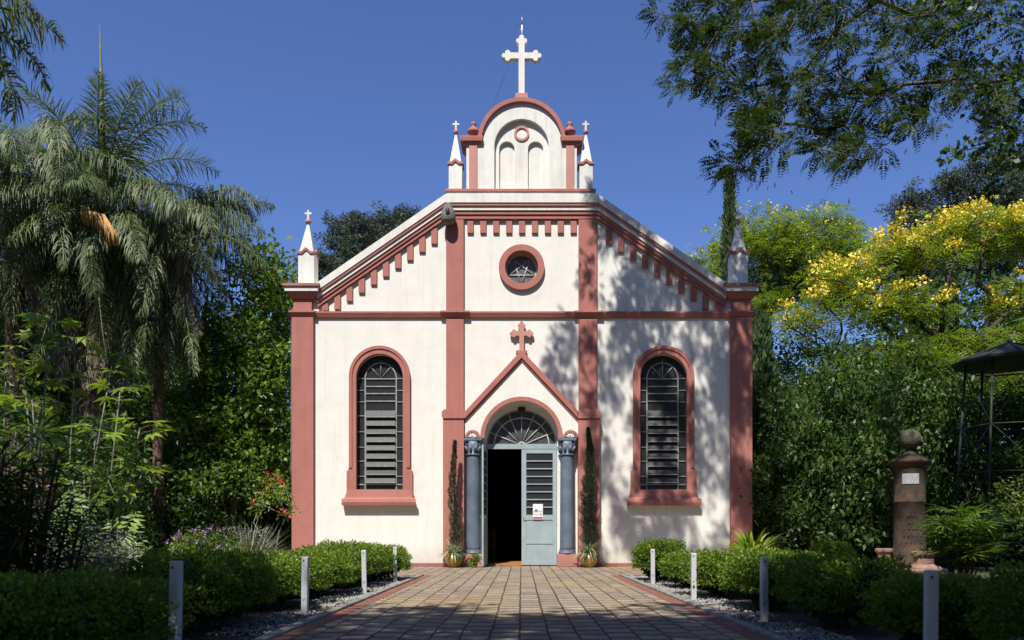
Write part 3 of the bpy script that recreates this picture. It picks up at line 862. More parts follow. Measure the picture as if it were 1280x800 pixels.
# pinnacles
def pinnacle(c, hw, base, shoulder, apex, ball, ballr, ctop, yc=0.1):
    hy = hw / 50.0
    o = MB().box(X(c - hw), X(c + hw), yc - hy, yc + hy, Z(base), Z(shoulder)).build('pinnacle', M['trimwhite'], church, bevel=0.006)
    # spire
    V = []
    w = hw / 50.0
    zb, za = Z(shoulder), Z(apex)
    V = [(X(c) - w * 0.92, yc - w * 0.92, zb), (X(c) + w * 0.92, yc - w * 0.92, zb), (X(c) + w * 0.92, yc + w * 0.92, zb), (X(c) - w * 0.92, yc + w * 0.92, zb)]
    t = 0.025
    V += [(X(c) - t, yc - t, za), (X(c) + t, yc - t, za), (X(c) + t, yc + t, za), (X(c) - t, yc + t, za)]
    MB().add(V, [(3, 2, 1, 0), (4, 5, 6, 7), (0, 1, 5, 4), (1, 2, 6, 5), (2, 3, 7, 6), (3, 0, 4, 7)]).build('spire', M['trimwhite'], o)
    # gablets with pink edging on the four sides
    for q in range(4):
        hgt = hw * 0.85
        lp = [(-hw - 1.2, 0), (-hw - 1.2, -3), (-hw * 0.6, -3), (0, -hgt), (hw * 0.6, -3), (hw + 1.2, -3), (hw + 1.2, 0), (hw * 0.5, 0), (0, -hgt + 3.6), (-hw * 0.5, 0)]
        L = [(a / 50.0, -b_ / 50.0) for a, b_ in lp]
        m = MB().plate([L], -hy - 0.03, -hy + 0.03)
        mt = Matrix.Translation((X(c), yc, Z(shoulder + 1))) @ Matrix.Rotation(q * PI / 2, 4, 'Z')
        m.v = [tuple(mt @ Vector(p)) for p in m.v]
        m.build('gablet', M['pink'], o)
        L = [(-hw / 50, 0), (0, (hgt - 2) / 50), (hw / 50, 0)]
        m = MB().plate([L], -hy + 0.002, -hy + 0.05)
        m.v = [tuple(mt @ Vector(p)) for p in m.v]
        m.build('gablet', M['trimwhite'], o)
    z = Z(ball); r = ballr / 50.0
    MB().lathe([(0.01, z - r)] + [(r * math.cos(R(a)), z + r * math.sin(R(a))) for a in range(-75, 80, 15)] + [(0.01, z + r)], X(c), yc, 16).build('ball', M['pinkpale'], o)
    zt = Z(ctop); zb2 = z + r * 0.9; h = zt - zb2
    m = MB().box(X(c) - 0.022, X(c) + 0.022, yc - 0.02, yc + 0.02, zb2, zt)
    za = zb2 + h * 0.62
    m.box(X(c) - 0.085, X(c) - 0.022, yc - 0.02, yc + 0.02, za - 0.022, za + 0.022).box(X(c) + 0.022, X(c) + 0.085, yc - 0.02, yc + 0.02, za - 0.022, za + 0.022)
    m.build('finial_cross', M['trimwhite'], o)
pinnacle(569.5, 8.3, 238, 206, 167, 162.5, 3.3, 149)
pinnacle(732.5, 8.3, 238, 206, 167, 162.5, 3.3, 149)
pinnacle(384, 10, 356, 318, 279, 275, 3.8, 261)
pinnacle(923.5, 10, 356, 318, 279, 275, 3.8, 261)

# portal: gabled slab on two columns
gp = [(582, 549), (582, 520), (652, 446), (722, 520), (722, 549), (700.5, 549)] + arc(652, 549, 45.5, 0, 180, 30) + [(603.5, 549)]
portal = MB().plate([L2(gp)], -0.22, -0.001).build('portal', M['white'], church, bevel=0.006)
rk = [(581.5, 517), (652, 440.5), (722.5, 517), (722.5, 526), (652, 450.5), (581.5, 526)]
MB().plate([L2(rk)], -0.30, -0.002).build('raking_moulding', M['pink'], portal, bevel=0.012)
rk = [(582, 526.2), (652, 450.8), (722, 526.2), (722, 528.5), (652, 453.5), (582, 528.5)]
MB().plate([L2(rk)], -0.255, -0.2205).build('raking_moulding', M['pink'], portal)
MB().plate([L2(arc(652, 549, 51, 0, 180, 36) + arc(652, 549, 45.6, 180, 0, 36))], -0.28, -0.2205).build('arch_moulding', M['pink'], portal, bevel=0.01)
MB().box(X(645), X(659), -0.2, -0.03, Z(443.8), Z(440), 0.006).build('pedestal', M['pink'], portal)
MB().plate([L2(cross_loop(652, 403, 440, 418, 2.9, 14.8, 2.7))], -0.115, -0.05).build('cross', M['pinkpale'], portal, bevel=0.006)
for s in (-1, 1):
    c = 652 + s * 60.5
    MB().plate([L2(arc(c, 548.5, 9.5, 0, 180, 16) + arc(c, 548.5, 6.2, 180, 0, 16))], -0.27, -0.2205).build('small_arch', M['pink'], portal, bevel=0.006)
    # carved shell under the small arch
    sh = MB()
    for q in range(5):
        a = R(18 + q * 36)
        sh.tube([(X(c), -0.225, Z(548)), (X(c + 5.2 * math.cos(a)), -0.235, Z(548 - 5.2 * math.sin(a)))], [0.012, 0.028], 6)
    sh.build('shell', M['white'], portal)
# deep jamb round the door
MB().plate([L2([(582, 708)] + [(582, 550), (604, 550)] + arc(652, 552, 47.5, 176, 4, 30) + [(700, 550), (722, 550), (722, 708), (696.5, 708), (696.5, 558)] + arc(652, 556, 44.5, 0, 180, 30) + [(607.5, 708)])], 0.05, 0.22).build('door_surround', M['white'], church)

def column(c):
    cy = -0.10
    sh = MB().lathe([(0.185, Z(689)), (0.178, Z(684)), (0.176, Z(660)), (0.165, Z(571)), (0.165, Z(569.5))], X(c), cy, 28).build('column', M['blue'], church)
    MB().lathe([(0.215, Z(692)), (0.22, Z(691)), (0.215, Z(689.8)), (0.19, Z(689.2)), (0.20, Z(688.2)), (0.185, Z(687))], X(c), cy, 28).build('base', M['blue'], sh)
    m = MB().lathe([(0.175, Z(570.5)), (0.195, Z(569.8)), (0.195, Z(568.8)), (0.168, Z(568)), (0.165, Z(560)), (0.21, Z(553))], X(c), cy, 28)
    m.box(X(c) - 0.225, X(c) + 0.225, cy - 0.2, cy + 0.13, Z(552.5), Z(549.2), 0.008)
    for k in range(10):                                          # acanthus leaves and corner scrolls
        a = k * PI / 5
        d = Vector((math.cos(a), math.sin(a), 0)); b0 = Vector((X(c), cy, 0)) + d * 0.165
        m.tube([b0 + Vector((0, 0, Z(567))), b0 + d * 0.03 + Vector((0, 0, Z(562))), b0 + d * 0.07 + Vector((0, 0, Z(558.5))), b0 + d * 0.06 + Vector((0, 0, Z(559.8)))], [0.035, 0.04, 0.028, 0.012], 6)
    for a in (45, 135, 225, 315):
        d = Vector((math.cos(R(a)), math.sin(R(a)) * 0.9, 0)); q = Vector((X(c), cy, Z(555))) + d * 0.22
        pts = [q + d * (0.045 * math.cos(R(t))) + Vector((0, 0, 0.045 * math.sin(R(t)))) for t in range(0, 330, 40)]
        m.tube(pts, 0.018, 6)
    m.build('capital', M['blue'], sh)
    MB().box(X(c) - 0.25, X(c) + 0.25, -0.30, 0.045, 0.0, Z(692.2), 0.01).build('plinth', M['pinkpale'], sh)
column(592); column(708.5)

# fanlight and door leaves
fan = MB().plate([L2(arc(652, 557, 44.8, 0, 180, 30) + [(607.2, 560.5), (696.8, 560.5)]), L2(arc(652, 555.6, 42.6, 2, 178, 30))], 0.13, 0.18).build('fanlight', M['door'], church)
MB().plate([L2(arc(652, 556.5, 43.5, 0, 180, 30))], 0.165, 0.172).build('glass', M['fanglass'], fan)
fb = MB()
fb.plate([L2(arc(652, 556, 35.2, 0, 180, 30) + arc(652, 556, 33.8, 180, 0, 30))], 0.135, 0.158)
fb.plate([L2(arc(652, 556, 5, 0, 180, 14) + arc(652, 556, 3, 180, 0, 14))], 0.133, 0.160)
for k in range(1, 8):
    a = R(k * 22.5)
    fb.tube([(X(652 + 4.5 * math.cos(a)), 0.146, Z(556 - 4.5 * math.sin(a))), (X(652 + 43 * math.cos(a)), 0.146, Z(556 - 43 * math.sin(a)))], 0.016, 4)
fb.build('glazing_bars', M['lead'], fan)
MB().box(X(647.5), X(656.5), 0.02, 0.12, Z(513.5), Z(508.5), 0.006).build('door_lamp', M['black'], church)

DW, DH = 0.885, 2.93
def door_leaf(sign, loc, rz):
    d = thing('door', None, None, loc, rz)
    del_keys = [k for k in ('label', 'category') if k in d.keys()]
    for k in del_keys: del d[k]
    d.parent = church
    def q(x0, x1): a, b_ = sorted((sign * x0, sign * x1)); return a, b_
    def rect(x0, x1, z0, z1): a, b_ = q(x0, x1); return [(a, z0), (b_, z0), (b_, z1), (a, z1)]
    p0, p1 = 0.10, DW - 0.12
    holes_ = [rect(p0, p1, 0.10, 0.53), rect(p0, p1, 0.60, 1.13), rect(p0, p1, 1.26, DH - 0.12)]
    MB().plate([rect(0, DW, 0, DH)] + holes_, -0.022, 0.022).build('leaf_frame', M['door'], d, bevel=0.004)
    for z0, z1 in ((0.10, 0.53), (0.60, 1.13)):
        a, b_ = q(p0 + 0.001, p1 - 0.001)
        MB().box(a, b_, -0.008, 0.008, z0 + 0.001, z1 - 0.001).build('panel', M['door'], d)
    a, b_ = q(p0, p1)
    MB().box(a, b_, -0.003, 0.003, 1.26, DH - 0.12).build('glass', M['glass'], d)
    bars = MB(); n = 8
    for k in range(n):
        z = 1.26 + (DH - 0.12 - 1.26) * (k + 0.0) / n
        if k: bars.box(a, b_, -0.034, -0.004, z - 0.012, z + 0.014)
        if k: bars.box(a, b_, 0.004, 0.03, z - 0.012, z + 0.014)
    bars.build('glazing_bars', M['door'], d)
    h = MB(); hx = sign * (DW - 0.05)
    h.tube([(hx, -0.03, 1.18), (hx, -0.07, 1.18), (hx - sign * 0.05, -0.07, 1.18)], 0.011, 6)
    h.tube([(hx, 0.03, 1.18), (hx, 0.07, 1.18), (hx - sign * 0.05, 0.07, 1.18)], 0.011, 6)
    h.build('handle', M['steel'], d)
    return d
door_leaf(-1, (X(696.2), 0.16, 0.03), 0)
door_leaf(1, (X(608.2), 0.13, 0.03), R(-94))
MB().box(X(607.5), X(696.5), 0.16, 0.55, 0, 0.055, 0.006).build('threshold', M['wood'], church)
# mouldings where the string course breaks forward are cast with the course; hood lamps end here

# notice on the closed leaf
nt_ = thing('notice', 'white paper notice with a red and grey print taped to the door glass', 'notice', (X(672.5), 0.118, Z(649)))
MB().box(-0.125, 0.125, 0, 0.004, 0.0, 0.385).build('sheet', M['paper'], nt_)
pr = MB(); rgn = random.Random(3)
for r_ in range(2):
    for k in range(7):
        pr.box(-0.11 + k * 0.032, -0.11 + k * 0.032 + rgn.uniform(0.012, 0.024), -0.002, -0.0005, 0.10 + r_ * 0.075, 0.10 + r_ * 0.075 + rgn.uniform(0.03, 0.055))
pr.build('print', M['papergrey'], nt_)
MB().box(-0.118, 0.118, -0.002, -0.0005, 0.015, 0.06).box(-0.07, -0.01, -0.002, -0.0005, 0.20, 0.25).build('print', M['paperred'], nt_)

# domed nest at the corner of the cornice
ns = MB()
prof = [(0.02, -0.02), (0.13, 0.0), (0.165, 0.07), (0.17, 0.17), (0.155, 0.27), (0.12, 0.36), (0.09, 0.42), (0.07, 0.47), (0.03, 0.50), (0.005, 0.505)]
ns.lathe(prof, 0, 0, 22)
ns.v = [(x * (1 + 0.08 * math.sin(7 * z * 9 + x * 20)), y * (1 + 0.08 * math.sin(z * 31)), z) for x, y, z in ns.v]
nest = thing('bird_nest', 'small weathered grey dome with a dark opening fixed at the cornice corner', 'nest', (X(561.5), -0.26, Z(284)))
ns.build('shell', M['nest'], nest)
MB().lathe([(0.01, 0), (0.035, 0.004), (0.045, 0.012), (0.03, 0.02), (0.005, 0.022)], 0, 0, 14).build('opening', M['black'], nest)  # black disc on the shell, painted shade instead of a hollow
op = [x for x in bpy.data.objects if x.parent == nest and x.name.startswith('opening')][0]
op.location = (0, -0.158, 0.23); op.rotation_euler = (R(90), 0, 0); op.scale = (1.1, 2.0, 1)

# cables
def cable(name, label, pts, r=0.009, m='steel', cat='cable'):
    o = MB().tube(spline(pts, 24), r, 5).build(name, M[m]); tag(o, label, cat, )
    return o
cable('lightning_cable', 'thin cable running down from the lightning rod to the roof', [(X(652), 0.12, Z(30)), (X(622), 0.9, Z(88)), (X(592), 1.7, Z(142)), (X(556), 2.6, Z(196)), (X(515), 3.4, Z(232))], 0.008, 'papergrey')
cable('cable', 'thin cable stretched low over the left roof slope', [(X(515), 3.4, Z(232)), (X(470), 3.0, Z(262)), (X(420), 2.4, Z(303)), (X(400), 1.6, Z(335))], 0.008, 'papergrey')
cable('cable_prop', 'short pale rod propping the cable above the left roof slope', [(X(503), 3.4, Z(236)), (X(508), 3.2, Z(246)), (X(512), 2.9, Z(262))], 0.02, 'bollard', 'rod')
cable('downpipe_cable', 'thin vertical wire hanging beside the left church corner', [(X(363.5), 0.0, Z(380)), (X(363.8), 0.02, Z(470)), (X(363.5), 0.0, Z(600))], 0.007, 'papergrey', 'wire')

# ------------------------------------------------------------------ bollards
def bollard():
    b = thing('bollard', '', 'bollard', group='white posts along the path')
    m = MB().box(-0.032, 0.032, -0.032, 0.032, -0.05, 0.60, 0.006)
    m.build('post', M['bollard'], b, bevel=0.003)
    h = MB().lathe([(0.002, 0), (0.008, 0.0), (0.008, 0.004), (0.002, 0.005)], 0, 0, 10).build('bolt_hole', M['black'], b)  # no hole cut: black disc stands for the shade inside it
    h.location = (-0.008, -0.0322, 0.56); h.rotation_euler = (R(90), 0, 0)
    return b
B0 = bollard()
posts = [(-2.15, -6.4, 0.0, 'slim white post at the far left end of the hedge nearest the church', 0.59),
         (-2.15, -9.05, 1.5, 'second white post from the church on the left side of the path', 0.585),
         (-2.18, -11.95, -0.5, 'peeling grey white post on the left kerb in tree shade, third from the church', 0.575),
         (-2.17, -15.0, -1.0, 'tallest nearest white post on the left side, in front of the dark hedge', 0.635),
         (2.10, -7.2, 0.5, 'slim white post by the rounded bush at the far right of the path', 0.565),
         (2.13, -10.1, 0.0, 'white post half hidden in the right hedge behind the first bush', 0.57),
         (2.29, -12.45, 1.2, 'white post on the right kerb between dark hedge bushes', 0.585),
         (2.30, -15.5, -1.2, 'nearest white post on the right, low beside the big shaded hedge bush', 0.60)]
for i, (x, y, a, lab, h) in enumerate(posts):
    o = B0 if i == 0 else copy_tree(B0)
    o.location = (x, y, 0); o.rotation_euler = (R(a), R(-a * 0.7), R(a * 6)); o.scale = (1, 1, h / 0.6); o['label'] = lab


# ------------------------------------------------------------------ hedge bushes
def hedge(name, label, x, y, rx, ry, h, n, leaf, seed, lm='l_hedge', group='clipped hedge bushes along the path', box=0.45, cat='hedge bush', rz=0, ratio=0.55, core=0.8):
    rg = np.random.default_rng(seed)
    t = thing(name, label, cat, (x, y, 0), rz, group)
    # surface directions of a rounded box (superellipsoid) with lumps
    d = nrm(rg.normal(size=(n, 3))); d[:, 2] = np.abs(d[:, 2]) * 1.0 - 0.28
    d = nrm(d); e = 1 - box * 0.5
    s = np.sign(d) * np.abs(d) ** e
    s = s / (np.maximum(np.abs(s).max(1, keepdims=True), 1e-6)) * (np.abs(s).max(1, keepdims=True) ** 1)
    rad = 1 / (np.sum(np.abs(s) ** 3.4, 1) ** (1 / 3.4))
    s = s * rad[:, None]
    lump = 1 + 0.11 * np.sin(s[:, 0] * 7 + seed) * np.sin(s[:, 1] * 6 + seed * 2) + 0.05 * np.sin(s[:, 2] * 13 + s[:, 0] * 11) + 0.025 * rg.normal(size=n)
    depth = 1 - 0.22 * rg.random(n) ** 1.8
    P = s * (lump * depth)[:, None]
    sprig = rg.random(n) < 0.035
    P[sprig] *= (1 + 0.10 * rg.random((sprig.sum(), 1)))
    P = P * np.array([rx, ry, h * 0.5]) + np.array([0, 0, h * 0.5])
    keep = P[:, 2] > 0.02; P = P[keep]; s = s[keep]; n = len(P)
    A = nrm(s * 0.8 + rg.normal(size=(n, 3)) * 0.7 + np.array([0, 0, 0.35]))
    N = nrm(rg.normal(size=(n, 3)) * 0.8 + s * 0.5 + np.array([0, 0, 0.7]))
    L = leaf * (0.6 + 0.8 * rg.random(n))
    V, F = leaf_quads(P, A, N, L, L * ratio, 0.25)
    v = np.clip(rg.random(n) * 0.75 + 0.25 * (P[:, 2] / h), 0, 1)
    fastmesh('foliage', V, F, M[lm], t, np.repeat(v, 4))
    # woody twigs inside
    tw = MB()
    for k in range(14):
        a = rg.random() * 6.28; r = rg.random() * 0.8
        p1 = (rx * r * math.cos(a), ry * r * math.sin(a), h * (0.6 + 0.25 * rg.random()))
        p0 = (p1[0] * 0.45, p1[1] * 0.45, -0.02)
        tw.tube([p0, ((p0[0] + p1[0]) / 2 + 0.02, (p0[1] + p1[1]) / 2, h * 0.35), p1], [0.012, 0.009, 0.004], 4)
    tw.build('stems', M['bark'], t, recalc=False)
    # inner mass of larger, darker green leaves filling the bush
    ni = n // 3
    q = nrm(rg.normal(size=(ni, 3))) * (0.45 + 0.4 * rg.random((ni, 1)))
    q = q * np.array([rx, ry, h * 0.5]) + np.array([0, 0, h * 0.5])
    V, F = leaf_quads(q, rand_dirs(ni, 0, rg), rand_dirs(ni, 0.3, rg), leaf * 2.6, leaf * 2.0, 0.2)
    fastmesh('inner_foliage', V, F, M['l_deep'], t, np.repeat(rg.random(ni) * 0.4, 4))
    return t

HL = [('rounded hedge end bush beside the last left post nearest the church', -2.62, -5.9, 0.60, 0.85, 0.60, 9000, 0.035),
      ('second bush of the sunlit left hedge, between the two farthest posts', -2.78, -7.5, 0.55, 0.95, 0.63, 10000, 0.035),
      ('bright leafy hedge bush behind the second left post', -2.85, -9.3, 0.60, 1.0, 0.60, 12000, 0.034),
      ('shaded left hedge bush just before the third post from the church', -2.9, -11.1, 0.58, 0.95, 0.57, 13000, 0.032),
      ('left hedge bush between the two nearest posts', -2.78, -13.0, 0.50, 0.95, 0.60, 14000, 0.031),
      ('dark rounded bush at the lower left, nearest of the left hedge', -2.80, -15.35, 0.60, 0.95, 0.58, 17000, 0.028)]
for i, (lab, x, y, rx, ry, h, n, lf) in enumerate(HL):
    hedge('hedge_bush', lab, x, y, rx, ry * 0.92, h * (1 + 0.06 * math.sin(i * 2.1)), n, lf, 20 + i)
HR = [('neatly rounded bright bush at the church end of the right hedge', 2.42, -6.0, 0.42, 0.48, 0.70, 8000, 0.033),
      ('low sunlit bush second from the church in the right hedge', 2.62, -7.9, 0.46, 0.70, 0.50, 8000, 0.033),
      ('right hedge bush just behind the half hidden post', 2.62, -9.6, 0.48, 0.75, 0.60, 9000, 0.033),
      ('dark right hedge bush left of the leaning post', 2.78, -11.2, 0.52, 0.80, 0.58, 11000, 0.032),
      ('dark right hedge bush standing just right of the leaning post', 2.86, -12.9, 0.50, 0.80, 0.58, 12000, 0.031),
      ('round shaded bush left of the nearest right post', 2.88, -14.55, 0.42, 0.55, 0.54, 12000, 0.029),
      ('large dark bush at the lower right corner behind the nearest post', 3.20, -15.9, 0.62, 0.75, 0.64, 16000, 0.028)]
for i, (lab, x, y, rx, ry, h, n, lf) in enumerate(HR):
    hedge('hedge_bush', lab, x, y, rx, ry * 0.84, h * (1 + 0.07 * math.sin(i * 2.3)), n, lf, 40 + i)
p = W(1040, 700, 13.5)
hedge('hedge_bush', 'small bright clipped ball bush standing behind the right hedge', p.x, p.y, 0.30, 0.30, 0.66, 5500, 0.032, 61, lm='l_bright', group=None, cat='bush')


# ------------------------------------------------------------------ palms
def frond(rg, az, el0, L, curl, nl, ll, lw=0.022, plum=0.5, hang=0.9, twist=0.0):
    """one feather leaf from the origin: rachis points, leaflet verts (6 per leaflet)"""
    n = 16; pts = [np.zeros(3)]
    for i in range(n):
        t = i / n; el = el0 - curl * t ** 1.25
        pts.append(pts[-1] + np.array([math.cos(az + twist * t) * math.cos(el), math.sin(az + twist * t) * math.cos(el), math.sin(el)]) * L / n)
    pts = np.array(pts)
    u = np.linspace(0.12, 0.995, nl); u = np.repeat(u, 2); sg = np.tile([-1, 1], nl)
    f = u * n; i0 = np.minimum(f.astype(int), n - 1); fr = (f - i0)[:, None]
    p = pts[i0] * (1 - fr) + pts[i0 + 1] * fr
    T = nrm(pts[i0 + 1] - pts[i0])
    side = nrm(np.cross(T, np.array([0, 0, 1.0]) + T * 0.01 + np.array([math.cos(az), math.sin(az), 0]) * -0.3)) * sg[:, None]
    upv = nrm(np.cross(side, T) * sg[:, None])
    ln = ll * (np.sin(PI * np.clip(u * 0.86 + 0.12, 0, 1)) ** 0.6) * (0.8 + 0.35 * rg.random(len(u)))
    d = nrm(side * 0.85 + T * (0.35 + 0.5 * u)[:, None] + upv * (rg.normal(size=(len(u), 1)) * plum) + rg.normal(size=(len(u), 3)) * 0.2)
    d2 = nrm(d + np.array([0, 0, -hang]) * (0.6 + 0.5 * rg.random((len(u), 1))))
    d3 = nrm(d2 + np.array([0, 0, -hang * 1.1]))
    w = nrm(np.cross(d, upv)) * lw
    a = p; b = p + d * (ln * 0.33)[:, None]; c = b + d2 * (ln * 0.34)[:, None]; e = c + d3 * (ln * 0.33)[:, None]
    V = np.stack([a - w * 0.4, a + w * 0.4, b + w, b - w, c + w * 0.8, c - w * 0.8, e + w * 0.12, e - w * 0.12], 1).reshape(-1, 3)
    k = np.arange(len(u))[:, None] * 8
    F = np.concatenate([k + np.array([[0, 1, 2, 3]]), k + np.array([[3, 2, 4, 5]]), k + np.array([[5, 4, 6, 7]])]).reshape(-1, 4)
    v = np.repeat(np.clip(rg.random(len(u)) * 0.6 + rg.random() * 0.4, 0, 0.95), 8)
    return pts, V, F, v


def palm(label, base, h, fronds, seed, trunk_r=(0.16, 0.12), ll=0.5, lean=(0, 0), group='queen palms', spear=0, fibre=False, fruit=None, nl=85, lw=0.02, name='queen_palm', dead=0):
    rg = np.random.default_rng(seed)
    t = thing(name, label, 'palm', base, 0, group)
    top = np.array([lean[0], lean[1], h])
    tp = spline([(0, 0, -0.1), (lean[0] * 0.25, lean[1] * 0.3, h * 0.4), (lean[0] * 0.7, lean[1] * 0.7, h * 0.8), top], 30)
    rr = [trunk_r[0] * (1 - i / 30) + trunk_r[1] * i / 30 + 0.012 * (i % 2) + (0.06 * math.exp(-i / 2.0)) for i in range(31)]
    MB().tube(tp, rr, 12).build('trunk', M['palmbark'], t)
    parts = []; rach = MB(); parts_d = []
    for (az, el, L, curl) in fronds:
        isdead = el < R(-35)
        pts, V, F, v = frond(rg, az, el, L, curl, nl, ll * (0.8 + 0.35 * rg.random()), lw, 0.8, 0.22 if el > R(58) else 1.25, rg.normal() * 0.3)
        off = top + np.array([math.cos(az), math.sin(az), 0]) * trunk_r[1] * 0.7
        (parts_d if (isdead and rg.random() < dead) else parts).append((V + off, F, v))
        k = len(pts)
        rach.tube(pts + off, [0.026 * (1 - 0.85 * i / k) + 0.003 for i in range(k)], 5)
    V, F, v = merge(parts); fastmesh('crown', V, F, M['l_palm'], t, v)
    if parts_d:
        V, F, v = merge(parts_d); fastmesh('dead_fronds', V, F, M['l_dead'], t, v)
    rach.build('leaf_stalks', M['l_bright'] if False else M['stalk'], t, recalc=False)
    if spear:
        MB().tube([top, top + np.array([-0.02, 0, spear * 0.5]), top + np.array([-0.09, 0, spear])], [0.09, 0.065, 0.006], 6).build('spear_leaf', M['stalk'], t)
    if fibre:
        m = MB()
        for k in range(240):
            a = rg.random() * 6.28; z = h * (0.06 + 0.86 * rg.random()); r = trunk_r[0] + 0.03 + rg.random() * fibre
            p = Vector((lean[0] * z / h + math.cos(a) * trunk_r[0], lean[1] * z / h + math.sin(a) * trunk_r[0], z))
            o = Vector((math.cos(a), math.sin(a), 0))
            ln = 0.4 + rg.random() * 0.8
            m.tube([p, p + o * (r * 0.5) + Vector((0, 0, -ln * 0.25)), p + o * (r * 0.6) + Vector((rg.normal() * 0.05, 0, -ln))], [0.016, 0.012, 0.004], 4)
        m.build('trunk_fibre', M['fibre'], t, recalc=False)
    if fruit:
        fx, fy, fz, fl = fruit
        m = MB(); st = Vector((fx, fy, fz))
        for k in range(150):
            a = rg.random() * 6.28; e = rg.random()
            q = st + Vector((0.35 * e * fl + math.cos(a) * 0.09, math.sin(a) * 0.09, -0.30 * fl * e * e - rg.random() * 0.12))
            m.tube([st + Vector((0.25 * e * fl, 0, -0.1 * e)), q + Vector((0, 0, 0.03)), q + Vector((0.02, 0, -0.22))], [0.006, 0.016, 0.010], 5)
        m.tube([tuple(top), tuple(st + Vector((-0.05, 0, 0.08))), tuple(st)], [0.03, 0.022, 0.02], 6)
        m.build('fruit_cluster', M['fruit'], t, recalc=False)
    return t


M['stalk'] = mat('palm_stalk', (0.16, 0.19, 0.10), 0.5, (0.09, 0.11, 0.05), 4)


def fan_of(rg, n, lmin, lmax, els=(80, -75), azs=(0, 360), curl=(1.2, 2.2)):
    out = []
    for i in range(n):
        u = (i + 0.5) / n
        el = els[0] + (els[1] - els[0]) * u ** 0.9
        az = (i * 137.5) % 360 if azs == (0, 360) else azs[0] + (azs[1] - azs[0]) * rg.random()
        c = curl[1] if el > 20 else curl[0] * max(0.25, (el + 90) / 110)
        out.append((R(az), R(el + rg.normal() * 5), lmin + (lmax - lmin) * rg.random(), c * (0.85 + 0.3 * rg.random())))
    return out


rgp = np.random.default_rng(11)
p = W(112, 700, 20.5)
f1 = [(R(-10), R(88), 4.7, 2.35), (R(-25), R(82), 4.0, 2.0), (R(20), R(76), 3.6, 1.9), (R(185), R(82), 3.3, 1.6), (R(150), R(74), 3.2, 1.7), (R(-75), R(84), 3.4, 1.2), (R(-110), R(78), 3.2, 1.4), (R(-45), R(80), 3.6, 1.4), (R(80), R(82), 3.6, 1.5)]
f1 += fan_of(rgp, 36, 2.7, 3.9, (52, -84), curl=(1.2, 1.9))
f1 += [(R(a), R(e), 4.6, 0.25) for a, e in ((-60, -72), (-95, -78), (-130, -74), (-20, -76), (-160, -80), (10, -70), (-75, -60), (-110, -62), (200, -70), (-40, -64))]
palm('tallest palm on the left with an upright spear leaf and orange fruit', (p.x, p.y, 0), 9.0, f1, 101, (0.26, 0.21), 0.72, (0.35, 0), spear=4.9, fibre=0.30, fruit=(0.95, -2.0, 8.3, 1.9), dead=0.15, nl=120, lw=0.012)
p = W(196, 700, 21)
f3 = fan_of(rgp, 34, 2.6, 3.8, (55, -85))
f3 += [(R(0), R(32), 2.9, 0.7), (R(-10), R(18), 3.0, 1.1), (R(5), R(50), 2.8, 1.5)]
f3 += [(R(a), R(e), 4.4, 0.25) for a, e in ((-60, -72), (-95, -78), (-130, -74), (-20, -76), (-75, -60), (-110, -62), (-40, -64))]
palm('slender palm with a reddish trunk, second from the church on the left', (p.x, p.y, 0), 8.9, f3, 102, (0.13, 0.11), 0.70, (0.15, 0), dead=0.05, nl=125, lw=0.012)
p = W(15, 700, 20)
palm('drooping palm at the left edge behind the tallest one', (p.x, p.y, 0), 10.1, fan_of(rgp, 46, 3.2, 4.6, (60, -85)), 103, (0.19, 0.15), 0.66, (0.05, 0), dead=0.1, nl=125, lw=0.012)
p = W(75, 700, 24)
palm('lower palm filling the gap behind the two left trunks', (p.x, p.y, 0), 8.0, fan_of(rgp, 36, 2.8, 3.8, (68, -80)), 105, (0.17, 0.14), 0.66, (0.05, 0), dead=0.1, nl=110, lw=0.013)
p = W(-105, 700, 9.5)
palm('near palm whose frond tips hang into the upper left corner', (p.x, p.y, 0), 6.9, [(R(a), R(e), 1.65, 1.7) for a, e in ((-8, 38), (12, 15), (-30, 8), (30, 45), (190, 40), (150, 20), (240, 30), (90, 50), (270, 60), (5, -8))], 104, (0.16, 0.12), 0.42, (0, 0), nl=70, lw=0.013)

# ------------------------------------------------------------------ trees
# broad leaved tree on the left, beside the church
p = W(318, 690, 22)
tree('broadleaf_tree', 'bright leafy tree between the slender palm and the church corner', 'tree', (p.x, p.y, 0), [(-0.8, 0, -0.1), (-0.5, 0, 2), (0.1, 0, 4), (0, 0, 6)],
     [(0.1, 0, 7.7, 1.3, 1.4, 1.6), (-0.8, 0, 6.1, 1.2, 1.4, 1.3), (0.4, -0.3, 5.5, 0.9, 1.2, 1.5), (-0.5, 0.4, 4.2, 1.6, 1.6, 1.2), (0.3, 0.2, 3.3, 1.1, 1.3, 1.1), (-1.5, 0.5, 4.4, 1.1, 1.3, 1.1), (-0.6, 0, 2.4, 1.5, 1.3, 0.8)],
     330, 70, 0.50, 0.16, 'l_broad', seed=3, flat=0.6).scale = (1.0, 1.0, 0.95)
p = W(270, 690, 29)
tree('broadleaf_tree', 'shadowy tree with a forked dark trunk behind the left shrubs', 'tree', (p.x, p.y, 0), [(0.6, 0, -0.1), (0.3, 0, 1.6), (0, 0, 3), (-0.4, 0, 4.2)],
     [(-0.6, 0, 6.9, 2.4, 1.7, 1.8), (-1.5, -0.2, 4.8, 2.0, 1.6, 1.3), (0.9, 0, 4.0, 1.9, 1.5, 1.3), (1.5, 0.4, 2.4, 1.3, 1.2, 1.0)],
     220, 62, 0.6, 0.17, 'l_deep', seed=4, flat=0.6)
